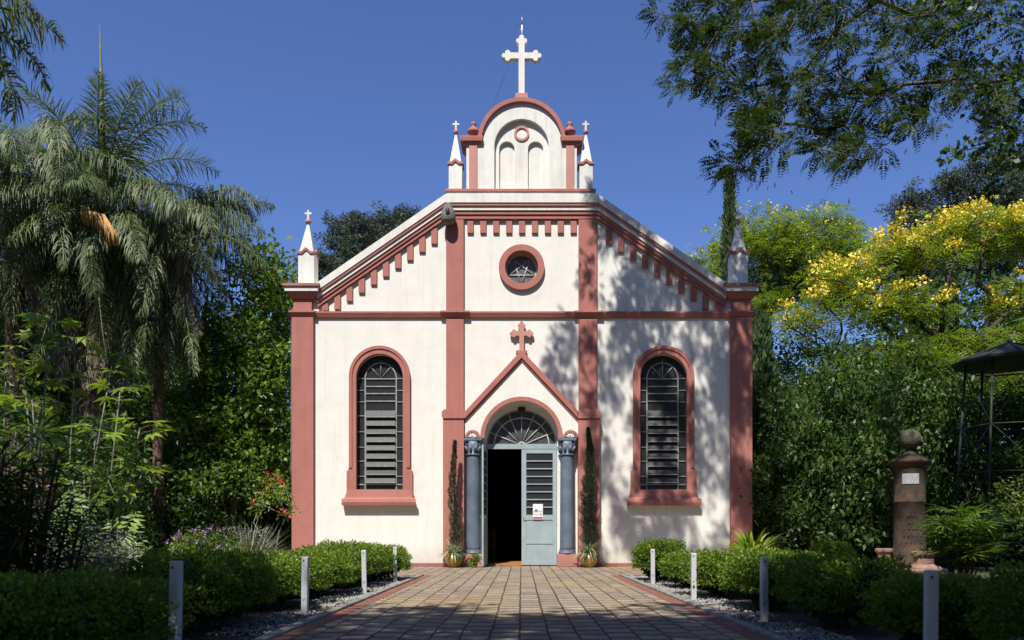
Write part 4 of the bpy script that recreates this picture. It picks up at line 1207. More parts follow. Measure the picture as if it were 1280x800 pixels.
# wood behind the garden: one tree built, each other one a copy
rows = [('l_deep', 31, [(0, 0, 6.0, 3.2, 2.4, 2.6), (1.6, 0, 4.0, 2.4, 2, 2.0), (-1.8, 0.3, 3.8, 2.4, 2, 2.0), (0, -0.2, 2.4, 2.9, 2.2, 1.6), (0.4, 0, 8.4, 2.0, 1.8, 1.5)]),
        ('l_broad', 32, [(0, 0, 5.0, 2.9, 2.4, 2.4), (1.9, 0, 3.4, 2.0, 2, 1.8), (-1.5, 0.3, 3.2, 2.1, 2, 1.8), (0.3, 0, 7.4, 2.0, 1.8, 1.7)])]
protos = []
for lm, sd, ells in rows:
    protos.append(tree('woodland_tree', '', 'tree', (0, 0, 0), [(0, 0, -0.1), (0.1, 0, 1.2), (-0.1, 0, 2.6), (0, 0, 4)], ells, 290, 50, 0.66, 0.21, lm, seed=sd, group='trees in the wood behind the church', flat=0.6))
spots = [  # px, distance, proto, scale, label
    (60, 27, 0, 1.0, 'dark wood tree directly behind the tallest left palm'),
    (150, 31, 0, 1.0, 'dark wood tree filling the gap between the two left palms'),
    (215, 34, 1, 1.1, 'mid green wood tree behind the slender palm trunk'),
    (-20, 23, 1, 0.9, 'wood tree behind the pink stone pillar at the left edge'),
    (335, 37, 0, 1.05, 'dark wood tree glimpsed next to the left church corner'),
    (90, 38, 1, 1.1, 'tall wood tree far back between the left palm crowns'),
    (985, 34, 0, 0.95, 'dark wood tree just right of the church corner'),
    (1060, 31, 1, 0.9, 'wood tree behind the low yellow blossoms'),
    (1150, 30, 0, 1.0, 'dark wood tree behind the stone monument'),
    (1235, 30, 0, 1.0, 'dark wood tree behind the steel lattice tower'),
    (1320, 27, 0, 1.0, 'dark wood tree at the far right edge past the tower'),
    (1105, 42, 0, 1.1, 'farthest wood tree below the right araucarias'),
    (985, 24.5, 0, 0.42, 'low dense dark shrub tree nearest the right church corner'),
]
for i, (px, d, k, s, lab) in enumerate(spots):
    q = W(px, 700, d)
    o = protos[k] if px in (60, 215) else copy_tree(protos[k])
    o.location = (q.x, q.y, 0); o.rotation_euler = (0, 0, i * 1.7); o.scale = (s, s, s * (0.92 + 0.04 * (i % 5))); o['label'] = lab

# yellow flowering trees
p = W(958, 690, 31)
tree('flowering_tree', 'flat crowned lime green tree with pale yellow flowers behind the right pinnacle', 'tree', (p.x, p.y, 0), [(0.8, 0, -0.1), (0.7, 0, 4), (0.2, 0, 7), (0, 0, 8.4)],
     [(-2.7, 0, 10.7, 1.7, 1.6, 1.0), (-0.3, 0, 11.8, 2.0, 1.8, 1.3), (2.2, 0, 11.9, 1.9, 1.7, 1.5), (0.6, 0.4, 10.6, 2.2, 1.6, 0.8), (-1.2, 0, 9.6, 2.0, 1.6, 0.6), (2.8, 0, 10.7, 1.3, 1.3, 0.7)],
     300, 34, 0.52, 0.46, 'l_lime', 'bark', seed=5, kind='feather5', flower=('f_yellow', 0.45, 14, 0.32, 0.085, 0), r_tip=0.02, flat=0.45, sag=0.05)
p = W(1150, 690, 23.5)
tree('flowering_tree', 'wide spreading tree covered in bright yellow flower clusters on the right', 'tree', (p.x, p.y, 0), [(1.0, 0, -0.1), (1.1, 0, 2.5), (0.9, 0, 4.6), (0.8, 0, 6.0)],
     [(-2.4, -0.4, 8.0, 1.3, 1.5, 0.7), (-0.4, -0.3, 9.0, 1.6, 1.6, 0.8), (1.6, 0, 9.6, 1.8, 1.6, 0.7), (3.6, 0, 9.7, 1.6, 1.6, 0.7), (-3.6, -0.4, 6.9, 1.2, 1.4, 0.6), (-1.3, -1.0, 7.2, 1.9, 1.4, 0.5),
      (1.2, -1.0, 6.2, 1.7, 1.3, 0.45), (-0.6, -1.6, 5.7, 1.5, 1.2, 0.45), (3.4, -0.6, 7.6, 1.6, 1.4, 0.6), (-2.4, -0.6, 6.0, 1.2, 1.2, 0.4), (0.8, -1.9, 5.0, 1.1, 1.0, 0.35), (2.6, -1.4, 6.6, 1.0, 1.0, 0.4)],
     430, 16, 0.50, 0.40, 'l_lime', 'bark', seed=6, kind='feather5', flower=('f_yellow', 0.62, 38, 0.26, 0.085, 0), r_tip=0.018, flat=0.35, sag=0.06)


# cypresses
def cypress(label, base, h, r, seed, n=9000, leaf=0.13, lm='l_cypress', name='cypress_tree', group='cypresses', low=0.12, cat='cypress', bulge=0.8):
    rg = np.random.default_rng(seed)
    t = thing(name, label, cat, base, 0, group)
    z = rg.random(n) ** 0.85; a = rg.random(n) * 2 * PI
    prof = np.clip(1 - z, 0, 1) ** bulge * (0.55 + 0.45 * np.clip(z * 6, 0, 1))
    rr = r * prof * (0.72 + 0.28 * rg.random(n)) * (1 + 0.16 * np.sin(a * 3 + z * 22) + 0.10 * np.sin(a * 5 - z * 37))
    P = np.stack([rr * np.cos(a), rr * np.sin(a), h * (low + (1 - low) * z)], 1)
    A = nrm(np.stack([np.cos(a) * 0.35, np.sin(a) * 0.35, np.ones(n)], 1) + rg.normal(size=(n, 3)) * 0.25)
    N = nrm(np.stack([np.cos(a), np.sin(a), np.full(n, 0.3)], 1) + rg.normal(size=(n, 3)) * 0.5)
    L = leaf * (0.6 + 0.9 * rg.random(n))
    V, F = leaf_quads(P, A, N, L, L * 0.32, 0.1)
    fastmesh('crown', V, F, M[lm], t, np.repeat(rg.random(n), 4))
    MB().tube([(0, 0, -0.1), (0, 0, h * 0.5), (0, 0, h * 0.95)], [r * 0.16 + 0.02, r * 0.1 + 0.01, 0.005], 8).build('trunk', M['bark'], t)
    return t
p = W(912, 690, 27); cypress('tall pointed cypress rising behind the right corner pinnacle', (p.x, p.y, 0), 12.95, 0.62, 201, 20000, 0.20, bulge=0.85)
p = W(948, 690, 23); cypress('dense rounded cypress close to the right corner of the church', (p.x, p.y, 0), 7.1, 0.75, 202, 15000, 0.16, bulge=0.38)


# araucarias: bare trunk, candelabra of upturned limbs with dark tufts
def araucaria(label, base, h, spread, seed, name='araucaria_tree'):
    rg = np.random.default_rng(seed)
    t = thing(name, label, 'araucaria', base, 0, 'araucarias on the skyline')
    mb = MB().tube([(0, 0, -0.2), (0.2, 0, h * 0.5), (0, 0, h)], [0.42, 0.34, 0.14], 10)
    C = []; rs = []
    for tier in range(6):
        z = h * (0.72 + 0.052 * tier); n = 6 - tier // 3
        for k in range(n):
            a = 2 * PI * (k + rg.random() * 0.6) / n + tier
            L = spread * (1.05 - 0.08 * tier) * (0.55 + 0.6 * rg.random())
            pts = [np.array([math.cos(a) * L * u, math.sin(a) * L * u, z + L * (0.55 * u * u - 0.18 * u)]) for u in (0, 0.35, 0.7, 1.0)]
            mb.tube(pts, [0.10, 0.07, 0.05, 0.03], 5)
            for j in range(7):
                e = pts[3] + rg.normal(size=3) * np.array([0.42, 0.42, 0.28]) + np.array([0, 0, 0.2]); C.append(e)
                mb.tube([pts[2], (pts[2] + e) / 2 + np.array([0, 0, -0.1]), e], [0.035, 0.025, 0.015], 4)
    for j in range(12): C.append(np.array([rg.normal() * 0.8, rg.normal() * 0.8, h + rg.random() * 0.9]))
    C = np.array(C)
    V, F, v = cloud(C, 0.36, 52, 0.28, 0.20, 0.2, rg, 0.8)
    mb.build('trunk', M['bark'], t, recalc=False)
    fastmesh('crown', V, F, M['l_arau'], t, v)
    return t
a0 = araucaria('tall araucaria whose crown shows just left of the church roof slope', W(430, 700, 58) * 1, 23.0, 1.75, 301)
a0.location.z = 0
for px, d, s, rz, lab in ((478, 60, 1.04, 1.2, 'middle araucaria above the left roof slope'), (510, 62, 1.09, 2.9, 'araucaria crown nearest the left end of the upper cornice'), (398, 52, 0.80, 4.0, 'low araucaria behind the left corner pinnacle'),
                      (450, 50, 0.86, 5.2, 'lowest araucaria peeping over the middle of the left roof slope'),
                      (1140, 55, 1.02, 0.4, 'leftmost araucaria of the dark row on the right skyline'), (1195, 54, 1.06, 1.9, 'second araucaria of the dark row on the right skyline'), (1242, 53, 1.09, 3.3, 'third araucaria of the dark row on the right skyline'), (1292, 52, 1.08, 4.1, 'araucaria at the right picture edge on the skyline')):
    o = copy_tree(a0); q = W(px, 700, d); o.location = (q.x, q.y, 0); o.scale = (s, s, s); o.rotation_euler = (0, 0, rz); o['label'] = lab

# big glossy shrubs on the right
shr = [(1010, 20.5, 2.6, 4.6, 'glossy shrub right of the leaning hedge post, closest to the church'),
       (1060, 20.3, 2.8, 5.3, 'tall glossy shrub immediately left of the stone monument'),
       (985, 21.8, 2.2, 5.2, 'dark glossy shrub against the low cypress'),
       (1115, 21.5, 2.8, 5.9, 'tall glossy shrub rising behind the sphere of the monument'),
       (1180, 21.2, 2.5, 5.6, 'dark leafy shrub between monument and lattice tower')]
g0 = tree('glossy_shrub', '', 'shrub', (0, 0, 0), [(0, 0, -0.1), (0.1, 0, 0.4), (-0.1, 0, 0.8), (0, 0, 1.1)],
          [(0, 0, 2.4, 1.1, 0.9, 0.9), (0.5, 0, 1.4, 1.0, 0.9, 0.9), (-0.5, 0, 1.3, 1.0, 0.9, 0.9), (0, -0.2, 0.7, 1.25, 0.9, 0.6)], 190, 62, 0.33, 0.10, 'l_deep', seed=41, r_tip=0.006, group='glossy shrubs right of the church', up=0.8, ratio=0.45)
for i, (px, d, r, h, lab) in enumerate(shr):
    o = g0 if i == 0 else copy_tree(g0); q = W(px, 700, d)
    o.location = (q.x, q.y, 0); o.scale = (r / 2.1, r / 2.1, h / 3.1); o.rotation_euler = (0, 0, i * 1.3); o['label'] = lab

# ------------------------------------------------------------------ tree that overhangs from the right, and its shade on the facade
def overhang():
    rg = np.random.default_rng(71)
    t = thing('overhanging_tree', 'feathery tree whose dark branches hang into the upper right sky', 'tree', (7.6, -9.5, 0))
    O = np.array([7.6, -9.5, 0.0])
    pts = spline([(0, 0, -0.1), (-0.1, -0.1, 3), (-0.3, 0.1, 6), (-0.8, 0, 8.5), (-1.6, 0.4, 11.5)], 14)
    C = []
    # visible sprays: (photo px, py, spread px) at 8.5 - 11 m
    vis = [(830, 25, 40), (850, 70, 35), (880, 30, 45), (905, 110, 42), (860, 100, 28), (930, 60, 45), (900, 205, 22), (935, 175, 30), (925, 140, 34), (975, 100, 45), (1000, 40, 50), (965, 160, 30), (1045, 90, 45),
           (1060, 150, 38), (1080, 40, 50), (1030, 170, 34), (1090, 180, 28), (1110, 110, 42), (1130, 60, 48), (1150, 140, 32), (1180, 30, 50), (1060, 190, 18), (1205, 90, 42), (1240, 40, 50), (1270, 100, 36), (1230, 120, 30), (1265, 160, 20),
           (990, 5, 50), (1100, 0, 50), (1220, 0, 50), (900, 0, 40), (1020, 130, 35), (950, 20, 45), (1160, 100, 30), (1050, 10, 40)]
    for px, py, s in vis:
        if px < 960: px += 22
        for k in range(4):
            d = 9.6 + rg.normal() * 0.6
            q = W(px + rg.normal() * s * 0.5, py + rg.normal() * s * 0.34, d)
            C.append(np.array(q) - O)
    # the high crown that shades the right half of the facade
    H = []
    for k in range(4000):
        if len(H) >= 178: break
        X_ = 1.7 + rg.random() ** 0.85 * 4.9; Z_ = rg.random() * 9.3
        g = math.sin(X_ * 1.9 + 0.7 + Z_ * 0.5) * math.sin(Z_ * 1.5 + 1.1 - X_ * 0.3) + 0.5 * math.sin(X_ * 3.9 + Z_ * 2.7)
        w = 0.55 + 0.5 * g + (0.25 if Z_ > 5.6 else 0) - (0.35 if Z_ > 6.2 and X_ < 2.3 else 0)
        if rg.random() > w: continue
        s = (14.2 - Z_) / 1.187 + 1.2 + 3.0 * rg.random()
        q = np.array([X_, 0, Z_]) - np.array(SUN) * s
        H.append(q - O)
    for k in range(75):                                             # the same crown spreads on over the monument and the tower
        q = np.array([8.3 + rg.random() * 4.4, -2.2 + rg.random() * 1.6, 0.4 + rg.random() * 4.8])
        if q[0] < 8.75 and q[2] < 1.7: continue
        H.append(q - np.array(SUN) * (12.5 + 2.5 * rg.random()) - O)
    for X_, Z_ in ((5.2, 7.3), (5.5, 7.9), (5.3, 8.5), (5.6, 5.2), (5.5, 3.6), (5.6, 2.0)):
        H.append(np.array([X_, 0, Z_]) - np.array(SUN) * (15.2 - Z_) - O)
    for X_, Z_ in ((1.0, 4.7), (1.25, 5.1), (1.1, 5.6), (0.8, 5.0), (1.4, 4.2), (1.35, 5.9)):
        H.append(np.array([X_, 0, Z_]) - np.array(SUN) * 10.5 - O)
    mb, tips = grow(pts, C + H, 0.6, 0.0068, power=2.0, rg=rg, jitter=0.13, sag=0.02)
    C = np.array(C); H = np.array(H)
    def spr(C, per, rad, L, pairs, lw):
        n = len(C) * per; c = np.repeat(C, per, 0)
        off = nrm(rg.normal(size=(n, 3))) * rg.random((n, 1)) ** 0.6 * rad
        A = nrm(off / rad + rg.normal(size=(n, 3)) * 0.3 + np.array([-0.55, 0, -0.10]))
        N = nrm(rg.normal(size=(n, 3)) * 0.5 + np.array([0, 0, 1.0]))
        return sprays(c + off, A, N, L * (0.6 + 0.7 * rg.random(n)), pairs, lw, rg, 0.22)
    a = spr(C, 20, 0.20, 0.20, 9, 0.34)
    b = spr(H, 50, 0.31, 0.20, 6, 0.55)
    V, F, v = merge([a, b]); fastmesh('crown', V, F, M['l_feather'], t, v)
    for k in range(260):                                            # little hanging pods on the twigs
        c = C[rg.integers(len(C))] + rg.normal(size=3) * 0.2
        a_ = rg.normal(size=3) * 0.2 + np.array([0, 0, -1]); a_ /= np.linalg.norm(a_)
        mb.tube([c, c + a_ * 0.035, c + a_ * 0.075], [0.003, 0.008, 0.002], 4)
    mb.build('trunk', M['barkmid'], t, recalc=False)
overhang()

# broad leaved creeper-like branch at the far right, closer to the camera
def hanging_branch():
    rg = np.random.default_rng(72)
    t = thing('leafy_branch_tree', 'small round leaved tree whose twigs dangle down at the upper right edge', 'tree', (5.9, -11.4, 0))
    O = np.array([5.9, -11.4, 0.0]); d = 8.6
    ends = [(1245, 120), (1262, 135), (1255, 160), (1250, 180), (1225, 182), (1205, 187), (1188, 190), (1245, 200), (1243, 225), (1236, 243), (1262, 150), (1270, 110), (1280, 130), (1275, 190), (1283, 205), (1285, 90)]
    C = [np.array(W(px + rg.normal() * 3, py + rg.normal() * 3, d + rg.normal() * 0.15)) - O for px, py in ends]
    tops = [np.array([rg.normal() * 0.7, rg.normal() * 0.7, 5.8 + rg.random() * 1.8]) for _ in range(60)]
    mb, tips = grow(spline([(0, 0, -0.1), (0.1, 0, 2), (0, 0, 4), (-0.1, 0, 5.6)], 10), C + tops, 0.3, 0.004, rg=rg, jitter=0.07)
    mb.build('trunk', M['bark'], t, recalc=False)
    a = cloud(np.array(C), 0.13, 34, 0.060, 0.8, 0.2, rg, 0.7)
    b = cloud(np.array(tops), 0.3, 45, 0.065, 0.8, 0.2, rg, 0.8)
    V, F, v = merge([a, b]); fastmesh('crown', V, F, M['l_deep'], t, v)
hanging_branch()

# trees behind the photographer whose shade lies over the near path
def shade_tree(label, base, seed, ells, n):
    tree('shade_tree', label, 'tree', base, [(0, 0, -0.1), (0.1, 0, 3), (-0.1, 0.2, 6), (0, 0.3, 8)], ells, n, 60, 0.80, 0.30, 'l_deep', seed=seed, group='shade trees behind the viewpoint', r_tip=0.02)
shade_tree('broad shade tree behind the viewpoint to the left of the path', (-5.5, -24.5, 0), 81, [(0, 2.2, 11, 5.0, 4.2, 2.0), (3.5, 2.2, 11.6, 3.6, 3.4, 1.6), (-4, 2.5, 10.2, 3.2, 4.0, 1.8)], 300)
shade_tree('broad shade tree behind the viewpoint to the right of the path', (5.0, -25.0, 0), 82, [(0, 2.8, 11.2, 5.0, 4.2, 2.0), (-4.0, 3.0, 11.8, 2.8, 3.2, 1.4), (3.5, 3.2, 10.4, 4.0, 4.0, 1.8)], 300)


# ------------------------------------------------------------------ garden plants
def blades(n, L, w, els, curl, rg, z0=0.0, r0=0.03, segs=4, vlo=0.0):
    """arching strap leaves from a common base"""
    az = rg.random(n) * 2 * PI; el = R(els[0]) + (R(els[1]) - R(els[0])) * rg.random(n)
    ln = L * (0.6 + 0.5 * rg.random(n)); cu = curl * (0.7 + 0.6 * rg.random(n))
    p = np.stack([np.cos(az) * r0, np.sin(az) * r0, np.full(n, z0)], 1)
    side = np.stack([-np.sin(az), np.cos(az), np.zeros(n)], 1)
    rows = []
    for i in range(segs + 1):
        t = i / segs; ww = w * (0.55 + 1.2 * t * (1 - t) * 2) * (1 - t ** 3) + 0.0008
        rows.append(np.stack([p - side * ww, p + side * ww], 1))
        e = el - cu * t
        p = p + np.stack([np.cos(az) * np.cos(e), np.sin(az) * np.cos(e), np.sin(e)], 1) * (ln / segs)[:, None]
    V = np.concatenate(rows, 1).reshape(-1, 3); k = np.arange(n)[:, None] * (2 * (segs + 1)); F = []
    for i in range(segs): F.append(k + np.array([[2 * i, 2 * i + 1, 2 * i + 3, 2 * i + 2]]))
    v = np.repeat(np.clip(vlo + rg.random(n) * (1 - vlo), 0, 1), 2 * (segs + 1))
    return V, np.concatenate(F), v


def fans(P, A, n, L, w, spread, rg, bend=0.25):
    """palmate leaves: n leaflets radiating from each P about axis A"""
    m = len(P); up = np.array([0, 0, 1.0]) + rg.normal(size=(m, 3)) * 0.25
    S = nrm(np.cross(A, up)); U = np.cross(S, A); out = []; vals = []; base = rg.random(m)
    for k in range(n):
        a = (k / (n - 1) - 0.5) * spread + rg.normal(size=m) * 0.05
        d = nrm(A * np.cos(a)[:, None] + S * np.sin(a)[:, None] + U * 0.12 - np.array([0, 0, bend]) * rg.random((m, 1)))
        ll = L * (0.75 + 0.3 * np.cos(a)) * (0.85 + 0.3 * rg.random(m))
        V, _ = leaf_quads(P, d, U, ll, w, 0.12); out.append(V); vals.append(np.repeat(base * 0.6 + rg.random(m) * 0.4, 4))
    V = np.concatenate(out); return V, np.arange(len(V)).reshape(-1, 4), np.concatenate(vals)


def fan_palm(label, base, canes, h, r, seed, L=0.34, w=0.035, n=8, lm='l_deep', name='fan_leaved_palm', group='clumping fan palms', per=9, low=0.2, cat='shrub palm'):
    rg = np.random.default_rng(seed); t = thing(name, label, cat, base, 0, group)
    mb = MB(); P = []; A = []
    for c in range(canes):
        a = rg.random() * 6.28; rr = r * rg.random() ** 0.6; hh = h * (0.55 + 0.45 * rg.random())
        b = np.array([math.cos(a) * rr * 0.5, math.sin(a) * rr * 0.5, 0]); tp = np.array([math.cos(a) * rr, math.sin(a) * rr, hh])
        mb.tube([b, (b + tp) / 2 + rg.normal(size=3) * 0.03, tp], [0.014, 0.012, 0.009], 5)
        for k in range(per):
            u = low + (1 - low) * (k + rg.random()) / per; o = b + (tp - b) * u
            aa = rg.random() * 6.28; d = np.array([math.cos(aa), math.sin(aa), 0.5 + 0.5 * rg.random()]); d /= np.linalg.norm(d)
            e = o + d * L * (0.7 + 0.5 * rg.random()); mb.tube([o, e], [0.004, 0.003], 3)
            P.append(e); A.append(nrm(d + np.array([0, 0, -0.45])))
    mb.build('canes', M['bark'], t, recalc=False)
    V, F, v = fans(np.array(P), np.array(A), n, L, w, R(190), rg)
    fastmesh('leaves', V, F, M[lm], t, v); return t


# potted cypresses by the door
def potted(label, px, seed, h, n, rr, side):
    rg = np.random.default_rng(seed); x = (px - 652) / 1000 * 19.35
    t = thing('potted_cypress', label, 'potted plant', (x, -0.65, 0), 0, 'gilded pots beside the door')
    pr = [(0.10, 0.0), (0.12, 0.01), (0.17, 0.07), (0.205, 0.16), (0.205, 0.22), (0.175, 0.29), (0.15, 0.315), (0.165, 0.335), (0.165, 0.35), (0.145, 0.35), (0.14, 0.30)]
    pot = MB().lathe(pr, 0, 0, 32).build('pot', M['gold'], t)
    MB().lathe([(0.01, 0.30), (0.139, 0.30), (0.138, 0.315), (0.01, 0.318)], 0, 0, 20).build('soil', M['bed'], pot)
    MB().tube([(0, 0, 0.3), (0.02, 0, h * 0.5), (-0.03 * side, 0, h)], [0.022, 0.014, 0.003], 6).build('stem', M['bark'], t)
    u = rg.random(n); zz = 0.55 + (h - 0.55) * u; a = rg.random(n) * 6.28
    lump = 0.55 + 0.45 * np.sin(zz * 9 + seed + np.cos(a) * 1.5) ** 2
    r = rr * (1 - u ** 1.8) * lump * (0.3 + 0.9 * rg.random(n)) + 0.015
    P = np.stack([r * np.cos(a) + 0.03 * np.sin(zz * 3 + seed), r * np.sin(a), zz], 1)
    A = nrm(np.stack([np.cos(a) * 0.5, np.sin(a) * 0.5, np.ones(n)], 1) + rg.normal(size=(n, 3)) * 0.35)
    V, F = leaf_quads(P, A, nrm(rg.normal(size=(n, 3))), 0.06 * (0.6 + 0.8 * rg.random(n)), 0.014, 0.1)
    fastmesh('foliage', V, F, M['l_potcyp'], t, np.repeat(rg.random(n) * 0.8, 4))
    V, F, v = blades(150, 0.5, 0.012, (5, 85), 1.3, rg, 0.32, 0.04)
    fastmesh('strap_leaves', V, F, M['l_varieg'], t, v)
potted('gilded pot with a thin cypress and spiky striped leaves, left of the door', 567, 401, 3.05, 4200, 0.12, 1)
potted('gilded pot with a bushier taller cypress, right of the door', 736, 402, 3.35, 8500, 0.21, -1)
rg = np.random.default_rng(403)
t = thing('small_plant', 'small round green plant on the ground by the open door leaf', 'plant', (-1.12, -0.78, 0))
V, F, v = cloud(np.array([[0, 0, 0.18], [0.03, 0, 0.26], [-0.04, 0, 0.12]]), 0.12, 160, 0.05, 0.5, 0.5, rg)
fastmesh('foliage', V, F, M['l_hedge'], t, v)
MB().tube([(0, 0, 0), (0, 0, 0.2)], 0.008, 5).build('stem', M['bark'], t)

# right garden ------------------------------------------------------
p = W(940, 700, 17.2)
t = thing('strap_leaved_plant', 'bright arching strap leaved plant at the foot of the right corner pilaster', 'plant', (p.x, p.y, 0.0))
rg = np.random.default_rng(404); V, F, v = blades(150, 0.95, 0.032, (25, 88), 1.4, rg, 0.22, 0.10, 5, 0.3)
fastmesh('leaves', V, F, M['l_bright'], t, v)
MB().tube([(0, 0, -0.05), (0, 0, 0.32)], [0.08, 0.06], 8).build('stem', M['bark'], t)

# round stone monument crowned by a sphere
p = W(1137, 712, 18.0); u = 18.0 / 1000
mon = thing('monument', 'round rusty stone column crowned by a mottled sphere, with a white plaque', 'monument', (p.x, p.y, 0))
MB().lathe([(0.40, 0), (0.40, 0.05), (0.345, 0.08), (0.335, 0.9), (0.325, 1.5), (0.335, 1.51), (0.335, 1.56), (0.325, 1.57), (0.325, 2.30), (0.36, 2.34), (0.42, 2.40), (0.435, 2.44), (0.41, 2.47), (0.30, 2.53), (0.14, 2.60), (0.09, 2.66), (0.10, 2.72), (0.01, 2.73)], 0, 0, 36).build('column', M['stone'], mon)
sp = MB().lathe([(0.01, -0.235)] + [(0.235 * math.cos(R(a)), 0.235 * math.sin(R(a))) for a in range(-80, 85, 10)] + [(0.01, 0.235)], 0, 0, 32).build('sphere', M['stone2'], mon)
sp.location = (0.01, 0, 2.94)
# plaque curved round the drum
def curved(x0, x1, z0, z1, r, th, m, name, par):
    n = 8; V = []; F = []
    for i in range(n + 1):
        a = x0 + (x1 - x0) * i / n
        for rr in (r, r + th):
            for z in (z0, z1): V.append((rr * math.sin(a), -rr * math.cos(a), z))
    for i in range(n):
        k = i * 4
        F += [(k + 2, k + 6, k + 7, k + 3), (k, k + 1, k + 5, k + 4), (k, k + 4, k + 6, k + 2), (k + 1, k + 3, k + 7, k + 5)]
    F += [(0, 2, 3, 1), (n * 4, n * 4 + 1, n * 4 + 3, n * 4 + 2)]
    return MB().add(V, F).build(name, m, par)
curved(R(-52), R(8), 1.92, 2.15, 0.326, 0.012, M['plaque'], 'plaque', mon)
ins = MB(); rgm = random.Random(8)
for r_, (z, n, sz) in enumerate(((1.22, 3, 0.075), (1.06, 3, 0.07), (0.92, 5, 0.07), (0.77, 5, 0.085), (0.62, 4, 0.07))):
    for k in range(n):
        a = R(-14 + (k - (n - 1) / 2) * 15)
        for q in range(3):
            aa = a + R(rgm.choice((-3.5, 0, 3.5))); c = Vector((0.336 * math.sin(aa), -0.336 * math.cos(aa), z))
            if q < 2: ins.tube([c + Vector((0, -0.002, -sz / 2)), c + Vector((0, -0.002, sz / 2))], 0.007, 4)
            else:
                b2 = Vector((0.336 * math.sin(a + R(5)), -0.338 * math.cos(a + R(5)), z + rgm.choice((-sz / 2, 0, sz / 2))))
                b1 = Vector((0.336 * math.sin(a - R(5)), -0.338 * math.cos(a - R(5)), b2.z)); ins.tube([b1, b2], 0.006, 4)
ins.build('inscription', M['bark'], mon)

def stone_pot(label, px, py, d, r, h, rz=0):
    p = W(px, py, d); t = thing('stone_stub', label, 'stone post', (p.x, p.y, 0), rz, 'stubby pink stones round the monument')
    m = MB().lathe([(r * 1.25, -0.02), (r * 1.2, h * 0.3), (r * 0.86, h * 0.42), (r * 0.82, h * 0.8), (r * 1.08, h * 0.84), (r * 1.1, h * 0.97), (r * 0.95, h)], 0, 0, 8, False)
    m.build('shaft', M['terra'], t, bevel=0.015)
    MB().box(-r * 1.7, r * 1.7, -r * 1.5, r * 1.5, -0.02, h * 0.22, 0.03).build('foot', M['terra'], t, bevel=0.01)
stone_pot('stubby pink stone post on the left of the monument foot', 1105, 712, 17.2, 0.17, 0.50)
stone_pot('wide stubby pink stone post right of the monument foot', 1155, 712, 16.2, 0.24, 0.46, 0.2)
stone_pot('low pink stone between the hedge and the small ball bush', 1005, 700, 17.5, 0.20, 0.28, 0.5)
p = W(1137, 712, 17.7)
o = MB().lathe([(0.78, -0.03), (0.80, 0.03), (0.74, 0.09), (0.42, 0.10)], 0, 0, 20, False).build('stepping_stone', M['terra']); o.location = (p.x, 18.0 - 20, 0)
tag(o, 'low round stone step under the monument column', 'stone step')

p = W(1200, 700, 14.2); fan_palm('leafy fan palm clump in front of the monument and lattice tower', (p.x, p.y, 0), 22, 1.15, 0.55, 405, 0.34, 0.036, 9, 'l_broad')
p = W(1262, 700, 12.0)
t = thing('speckled_shrub', 'small yellow green speckled shrub at the right picture edge', 'shrub', (p.x + 0.25, p.y, 0))
rg = np.random.default_rng(406); C = np.array([[rg.normal() * 0.18, rg.normal() * 0.15, 0.9 + rg.random() * 0.75] for _ in range(26)])
mb, tips = grow([(0, 0, -0.05), (0, 0, 0.3), (0, 0, 0.6)], list(C), 0.2, 0.004, rg=rg); mb.build('stem', M['bark'], t, recalc=False)
V, F, v = cloud(C, 0.13, 30, 0.05, 0.6, 0.4, rg); fastmesh('foliage', V, F, M['l_bright'], t, v)

# steel lattice tower with a polygonal roof
def lattice_tower():
    p = W(1262, 700, 19.0)
    t = thing('lattice_tower', 'dull green steel lattice tower under a dark polygonal roof', 'tower', (p.x, p.y, 0))
    n = 6; H = 4.85; r0, r1 = 1.22, 0.92
    def pt(k, z): a = 2 * PI * (k + 0.62) / n; r = r0 + (r1 - r0) * z / H; return Vector((r * math.cos(a), r * math.sin(a), z))
    for k in range(n):
        MB().tube([pt(k, -0.1), pt(k, H)], 0.028, 6).build('leg', M['zinc'], t)
    lv = [0.05, 1.15, 2.25, 3.35, H - 0.12]
    for j in range(1, 5):
        for k in range(n):
            MB().tube([pt(k, lv[j]), pt(k + 1, lv[j])], 0.017, 5).build('rail', M['zinc'], t)
    for j in range(4):
        for k in range(n):
            m = MB().tube([pt(k, lv[j]), pt(k + 1, lv[j + 1])], 0.010, 4).tube([pt(k + 1, lv[j]) * 1.006, pt(k, lv[j + 1]) * 1.006], 0.010, 4)
            m.build('brace', M['zinc'], t)
    V = []; 
    for rr, z in ((1.22, H + 0.0), (1.24, H + 0.05), (0.12, H + 0.46), (0.02, H + 0.50)):
        for k in range(12):
            a = 2 * PI * (k + 0.3) / 12; V.append((rr * math.cos(a), rr * math.sin(a), z))
    F = [tuple(range(11, -1, -1)), tuple(36 + k for k in range(12))]
    for j in range(3):
        for k in range(12): F.append((j * 12 + k, j * 12 + (k + 1) % 12, j * 12 + 12 + (k + 1) % 12, j * 12 + 12 + k))
    rf = MB().add(V, F).build('roof', M['zincroof'], t)
    rb = MB()
    for k in range(12):
        a = 2 * PI * (k + 0.3) / 12; rb.tube([(1.25 * math.cos(a), 1.25 * math.sin(a), H + 0.06), (0.1 * math.cos(a), 0.1 * math.sin(a), H + 0.48)], 0.018, 4)
    rb.build('ridges', M['zincroof'], rf)
    MB().lathe([(0.05, H + 0.5), (0.06, H + 0.56), (0.02, H + 0.62), (0.005, H + 0.66)], 0, 0, 10).build('finial', M['zincroof'], rf)
lattice_tower()

